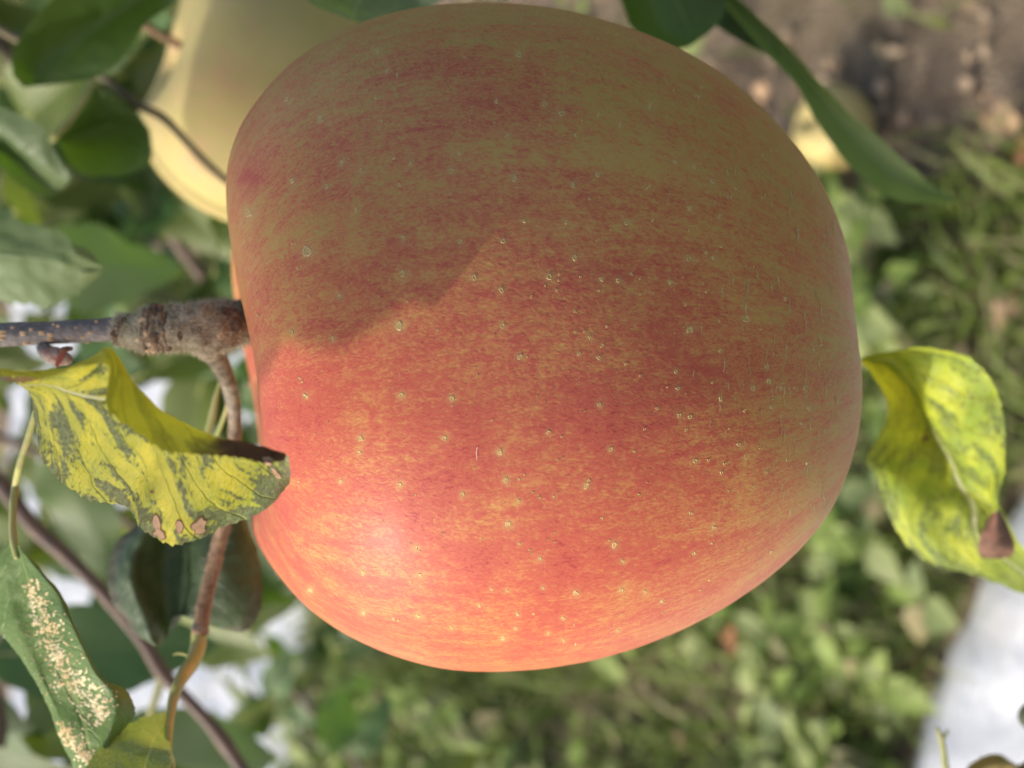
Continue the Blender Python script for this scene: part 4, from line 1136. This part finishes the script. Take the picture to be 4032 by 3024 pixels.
# ------------------------------------------------------------------ ground
t = NT('soil'); o_ = t.obj()
n1 = t.noise(o_, 3.0, 5, 0.6); n2 = t.noise(o_, 28, 5, 0.7); n3 = t.noise(o_, 160, 3, 0.6)
c = t.mix(t.step(n2, 0.35, 0.65), (0.20, 0.15, 0.105), (0.29, 0.225, 0.16))
c = t.mix(t.math('MULTIPLY', t.step(n3, 0.5, 0.72), .25), c, (0.34, 0.26, 0.17))
c = t.mix(t.math('MULTIPLY', t.step(n1, 0.45, 0.65), .35), c, (0.10, 0.10, 0.04))
M_SOIL = t.fin(c, 0.95, t.bump(t.math('ADD', n2, n3), 0.9, 0.02), spec=0.2)
nx = 160
gx = np.linspace(-3, 3, nx); gy = np.linspace(-.5, 5.5, nx)
X, Y = np.meshgrid(gx, gy, indexing='ij')
Vg = np.stack([X.ravel(), Y.ravel(), np.zeros(nx * nx)], 1)
h = vnoise(Vg, 3.0, 1.0) * .012 + vnoise(Vg, 14.0, 2.0) * .009
edgef = np.minimum(np.minimum(Vg[:, 0] + 3, 3 - Vg[:, 0]), np.minimum(Vg[:, 1] + .5, 5.5 - Vg[:, 1])).clip(0, .3) / .3
Vg[:, 2] = h * edgef
tag(mesh_obj('ground', Vg, gridfaces(nx, nx), M_SOIL, None, origin=np.zeros(3)), kind='structure')
t = NT('far_grass'); n1 = t.noise(t.obj(), 8.0, 6, .7); n2 = t.noise(t.obj(), .5, 3, .6)
M_FARG = t.fin(t.mix(t.step(n1, .3, .7), (0.05, 0.075, 0.02), t.mix(n2, (0.12, 0.15, 0.05), (0.16, 0.14, 0.07))), .9, t.bump(n1, .8, .05), spec=.2)
tag(mesh_obj('meadow', [(-250, -250, -.035), (250, -250, -.035), (250, 250, -.035), (-250, 250, -.035)], [(0, 1, 2, 3)], M_FARG, None, origin=np.zeros(3)), kind='structure')

def is_soil(x, y):
    """bare strip under the tree row at +X, near"""
    b = 0.20 + 0.10 * mnoise.noise(Vector((x * 3, y * 3, 5)))
    return x > b and y < 2.3
# white reflective film strips
t = NT('white_film'); n1 = t.noise(t.obj(), 9.0, 4, .6, .5); n2 = t.noise(t.scale(t.obj(), (1, 3, 1)), 25, 3, .6)
n5 = t.noise(t.obj(), 5.0, 5, .7); M_FILM = t.fin(t.mix(t.math('MULTIPLY', t.step(n5, .52, .7), .35), t.mix(t.step(n1, .35, .7), (0.44, 0.47, 0.51), (0.53, 0.55, 0.58)), (0.36, 0.34, 0.31)), .38, t.bump(t.math('ADD', n1, n2), .6, .01), spec=.5)
def film(label, edge_pts, back, nxx=180, nyy=40):
    """sheet from the near-frame edge curve to the back y"""
    E = cr(np.array(edge_pts, float), np.linspace(0, 1, nxx))
    V = []
    for i in range(nxx):
        for j in range(nyy):
            q = j / (nyy - 1)
            x = E[i, 0]; y = E[i, 1] * (1 - q) + back * q
            z = .022 + .016 * mnoise.noise(Vector((x * 5, y * 9, 1))) + .010 * mnoise.noise(Vector((x * 16, y * 22, 4)))
            z += -.02 * math.exp(-q * (abs(back - E[i, 1])) / .02)
            V.append((x, y, z))
    o = mesh_obj('ground_sheet', V, gridfaces(nxx, nyy), M_FILM, None)
    return tag(o, label, 'plastic sheet')
e = [G(4400, 1300, .02), G(4032, 1900, .02), G(3800, 2280, .02), G(3655, 2650, .02), G(3550, 3024, .02), G(3470, 3400, .02), G(3200, 4400, .02)]
e = [(p[0], p[1]) for p in e]
e = [(e[0][0] + .25, e[0][1] - .1)] + e + [(-1.2, e[-1][1] + .12), (-2.4, e[-1][1] + .2)]
film('white plastic ground sheet filling the lower right corner', e, -0.5)
e2 = [(-2.8, 2.45), (-1.6, 2.42), (-.9, 2.40), (-.5, 2.38), (-.1, 2.40), (.25, 2.44)]
film('blurred white ground sheet behind the leaves at the lower left', e2, 4.3)

# grass, weeds, litter
FA0 = G(3275, 500, .05)
def blades(n, region, lo, hi, wlo, whi, cond, seed):
    r = np.random.default_rng(seed); V = []; Fc = []
    x0, x1, y0, y1 = region; k = 0
    rr = random.Random(seed)
    while k < n:
        x = rr.uniform(x0, x1); y = rr.uniform(y0, y1)
        if not cond(x, y, rr): 
            n -= .25
            continue
        a = rr.uniform(0, 6.28); L = rr.uniform(lo, hi); w = rr.uniform(wlo, whi) / 2
        lean = rr.uniform(.25, 1.3); dx, dy = math.cos(a), math.sin(a); sx, sy = -dy * w, dx * w
        b = len(V)
        for j, q in enumerate((0, .35, .7, 1)):
            ox = L * math.sin(lean * q) * q * .9; oz = L * math.cos(lean * q * 1.1) * q
            ww = (1, .95, .6, 0)[j]
            cx, cy, cz = x + dx * ox, y + dy * ox, max(.002, oz)
            if j < 3: V += [(cx - sx * ww, cy - sy * ww, cz), (cx + sx * ww, cy + sy * ww, cz)]
            else: V.append((cx, cy, cz))
        Fc += [(b, b + 1, b + 3, b + 2), (b + 2, b + 3, b + 5, b + 4), (b + 4, b + 5, b + 6)]
        k += 1
    return V, Fc
def col_mat(name, cs, rough=.55, trans=.3, tcol=(.2, .3, .03)):
    t = NT(name)
    g = t.n.new('ShaderNodeNewGeometry').outputs['Random Per Island']
    rp = t.n.new('ShaderNodeValToRGB'); t.l.new(g, rp.inputs[0])
    el = rp.color_ramp.elements
    while len(el) < len(cs): el.new(.5)
    for i, c_ in enumerate(cs):
        el[i].position = i / max(1, len(cs) - 1); el[i].color = (*c_, 1)
    rp.color_ramp.interpolation = 'LINEAR'
    return t.fin(rp.outputs[0], rough, None, translucent=trans, tcol=t.mix(.5, rp.outputs[0], tcol), spec=.35)
M_GRASS = col_mat('grass_blades', [(0.08, 0.13, 0.02), (0.13, 0.19, 0.03), (0.18, 0.24, 0.05), (0.24, 0.29, 0.09), (0.36, 0.32, 0.17)])
M_WEED = col_mat('weed_leaves', [(0.10, 0.16, 0.03), (0.17, 0.24, 0.05), (0.23, 0.32, 0.07), (0.33, 0.38, 0.15), (0.17, 0.22, 0.09), (0.30, 0.25, 0.13)])
M_LITTER = col_mat('dry_litter', [(0.20, 0.13, 0.08), (0.34, 0.25, 0.16), (0.42, 0.32, 0.22), (0.26, 0.19, 0.12), (0.16, 0.10, 0.07)], .8, .1, (.3, .2, .1))
def film_free(x, y):
    ey = np.interp(x, [p[0] for p in sorted(e)], [p[1] for p in sorted(e)])
    return y > ey + .001 and not (y > 2.40 and x < .22)
def grass_ok(x, y, rr):
    if math.hypot(x - FA0[0], y - FA0[1] + .03) < .085: return False
    if not film_free(x, y): return False
    if is_soil(x, y): return rr.random() < .035
    return mnoise.noise(Vector((x * 6, y * 6, 2))) > -.25 or rr.random() < .4
V, Fc = blades(20000, (-1.2, 1.0, .75, 2.6), .03, .11, .002, .008, grass_ok, 3)
tag(mesh_obj('grass', V, Fc, M_GRASS, None, origin=np.zeros(3)), 'short weedy grass covering the ground between the white sheets', None, kind='stuff')
V, Fc = blades(14000, (-3, 3, 2.4, 5.5), .06, .18, .004, .01, lambda x, y, rr: film_free(x, y) and not (y > 2.4 and y < 4.35 and x < .3), 5)
tag(mesh_obj('grass', V, Fc, M_GRASS, None, origin=np.zeros(3)), 'taller blurred grass growing beyond the far white sheet', None, kind='stuff')
def weeds(n, region, cond, seed, lo=.010, hi=.026, zlo=.012, zhi=.07, rosette=5, mat=None, asp=(.14, .42)):
    rr = random.Random(seed); V = []; Fc = []
    x0, x1, y0, y1 = region; k = 0
    while k < n:
        x = rr.uniform(x0, x1); y = rr.uniform(y0, y1)
        k += 1
        if not cond(x, y, rr): continue
        zc = rr.uniform(zlo, zhi); m_ = rr.randint(2, rosette); a0 = rr.uniform(0, 6.28)
        for q in range(m_):
            a = a0 + 6.28 * q / m_ + rr.uniform(-.3, .3); L = rr.uniform(lo, hi) * 1.3; W = L * rr.uniform(*asp)
            pit = rr.uniform(-.3, .7); dx, dy = math.cos(a), math.sin(a); sx, sy = -dy, dx
            b = len(V)
            prof = ((0, .05), (.22, .8), (.5, 1.0), (.78, .55), (1, 0))
            for (tq, wq) in prof:
                ox = L * tq * math.cos(pit) + .003; oz = zc + L * tq * math.sin(pit) - L * .5 * tq * tq * .6
                oz = max(.003, oz)
                for sg_ in (-1, 0, 1):
                    V.append((x + dx * ox + sx * sg_ * W * wq, y + dy * ox + sy * sg_ * W * wq, oz + abs(sg_) * W * wq * .35))
            for i in range(4):
                for j in range(2):
                    Fc.append((b + i * 3 + j, b + i * 3 + j + 1, b + i * 3 + j + 4, b + i * 3 + j + 3))
    return V, Fc
FA = G(3275, 500, .05)
def near_fallen(x, y): return math.hypot(x - FA[0], y - FA[1] + .03) < .085
def weed_ok(x, y, rr):
    if near_fallen(x, y): return False
    if not film_free(x, y): return False
    if is_soil(x, y): return rr.random() < .05
    return mnoise.noise(Vector((x * 4 + 9, y * 4, 7))) > .0
V, Fc = weeds(2000, (-1.1, .9, .78, 2.5), weed_ok, 4, .014, .045, .02, .09, 5)
V2, Fc2 = weeds(1500, (-1.1, .9, .78, 2.5), weed_ok, 14)
Fc += [tuple(i + len(V) for i in f) for f in Fc2]; V += V2
tag(mesh_obj('weeds', V, Fc, M_WEED, None, origin=np.zeros(3)), 'broad leaved weeds mixed into the grass', None, kind='stuff')
def lit_ok(x, y, rr):
    if not film_free(x, y): return False
    return True if is_soil(x, y) else rr.random() < .45
V, Fc = weeds(1100, (-.9, 1.3, .78, 2.6), lit_ok, 9, .008, .022, .004, .012, 2, None, (.15, .5))
tag(mesh_obj('leaf_litter', V, Fc, M_LITTER, None, origin=np.zeros(3)), 'dry brown litter strewn over the bare soil', None, kind='stuff')

# fallen apple and fallen leaves on the ground
def fallen_apple():
    L, sk, Rr, fc = apple_points(90, 60, .1)
    L = L - np.array([10, 230, 0])
    g = G(3275, 500, .05); g[2] = .043
    V = g + .046 / 1320 * (L[:, :1] * np.array([.3, .2, .93]) + L[:, 1:2] * np.array([.95, 0, -.3]) + L[:, 2:] * np.array([0, -.95, .2]))
    o = mesh_obj('fallen_apple', V, fc, M_APPLE_Y, None, origin=np.array([g[0], g[1], 0.0]), attrs={'skin': sk, 'blush': np.full(len(V), .35), 'green': np.full(len(V), .1), 'russet': np.zeros(len(V)), 'halo': np.zeros(len(V))})
    tag(o, 'fallen yellow apple on bare soil behind the long narrow leaf', 'apple')
fallen_apple()
M_FALL = [leaf_mat('fallen_leaf_tan', (0.40, 0.25, 0.14), (0.48, 0.32, 0.19), (0.4, 0.28, 0.18), (0.5, 0.36, 0.22), 8, 3., .1, (.4, .25, .1), .7),
          leaf_mat('fallen_leaf_rust', (0.36, 0.13, 0.06), (0.44, 0.19, 0.09), (0.4, 0.2, 0.1), (0.5, 0.3, 0.2), 8, 3., .1, (.4, .2, .1), .7)]
FM = [leaf_mesh('fallen_leaf', .06, .036, .3, .15, .006, 20 + k, M_FALL[k]) for k in range(2)]
for (px, py, k, s, lab) in ((3480, 850, 0, .8, 'tan fallen leaf on grass just under the long narrow leaf'),
                            (2900, 2590, 1, .75, 'rust red fallen leaf lying in weeds below the big apple'),
                            (4000, 560, 0, 1.0, 'pale dry fallen leaf on bare soil at the right edge'),
                            (3990, 1150, 0, .7, 'small tan fallen leaf at the right edge above the yellow leaf'),
                            (4010, 640, 1, .6, 'reddish fallen leaf on soil at the far right edge'),
                            (2700, 2900, 0, .6, 'small tan fallen leaf in weeds at the bottom edge'),
                            (3010, 300, 0, .7, 'tan fallen leaf on soil beside the top of the apple')):
    g = G(px, py, .03)
    o = bpy.data.objects.new('fallen_leaf', FM[k]); COL.objects.link(o); o.location = g
    o.rotation_euler = (rnd.uniform(-.4, .4), rnd.uniform(-.4, .4), rnd.uniform(0, 6.28)); o.scale = (s, s, s)
    tag(o, lab, 'leaf', 'fallen leaves on the ground')
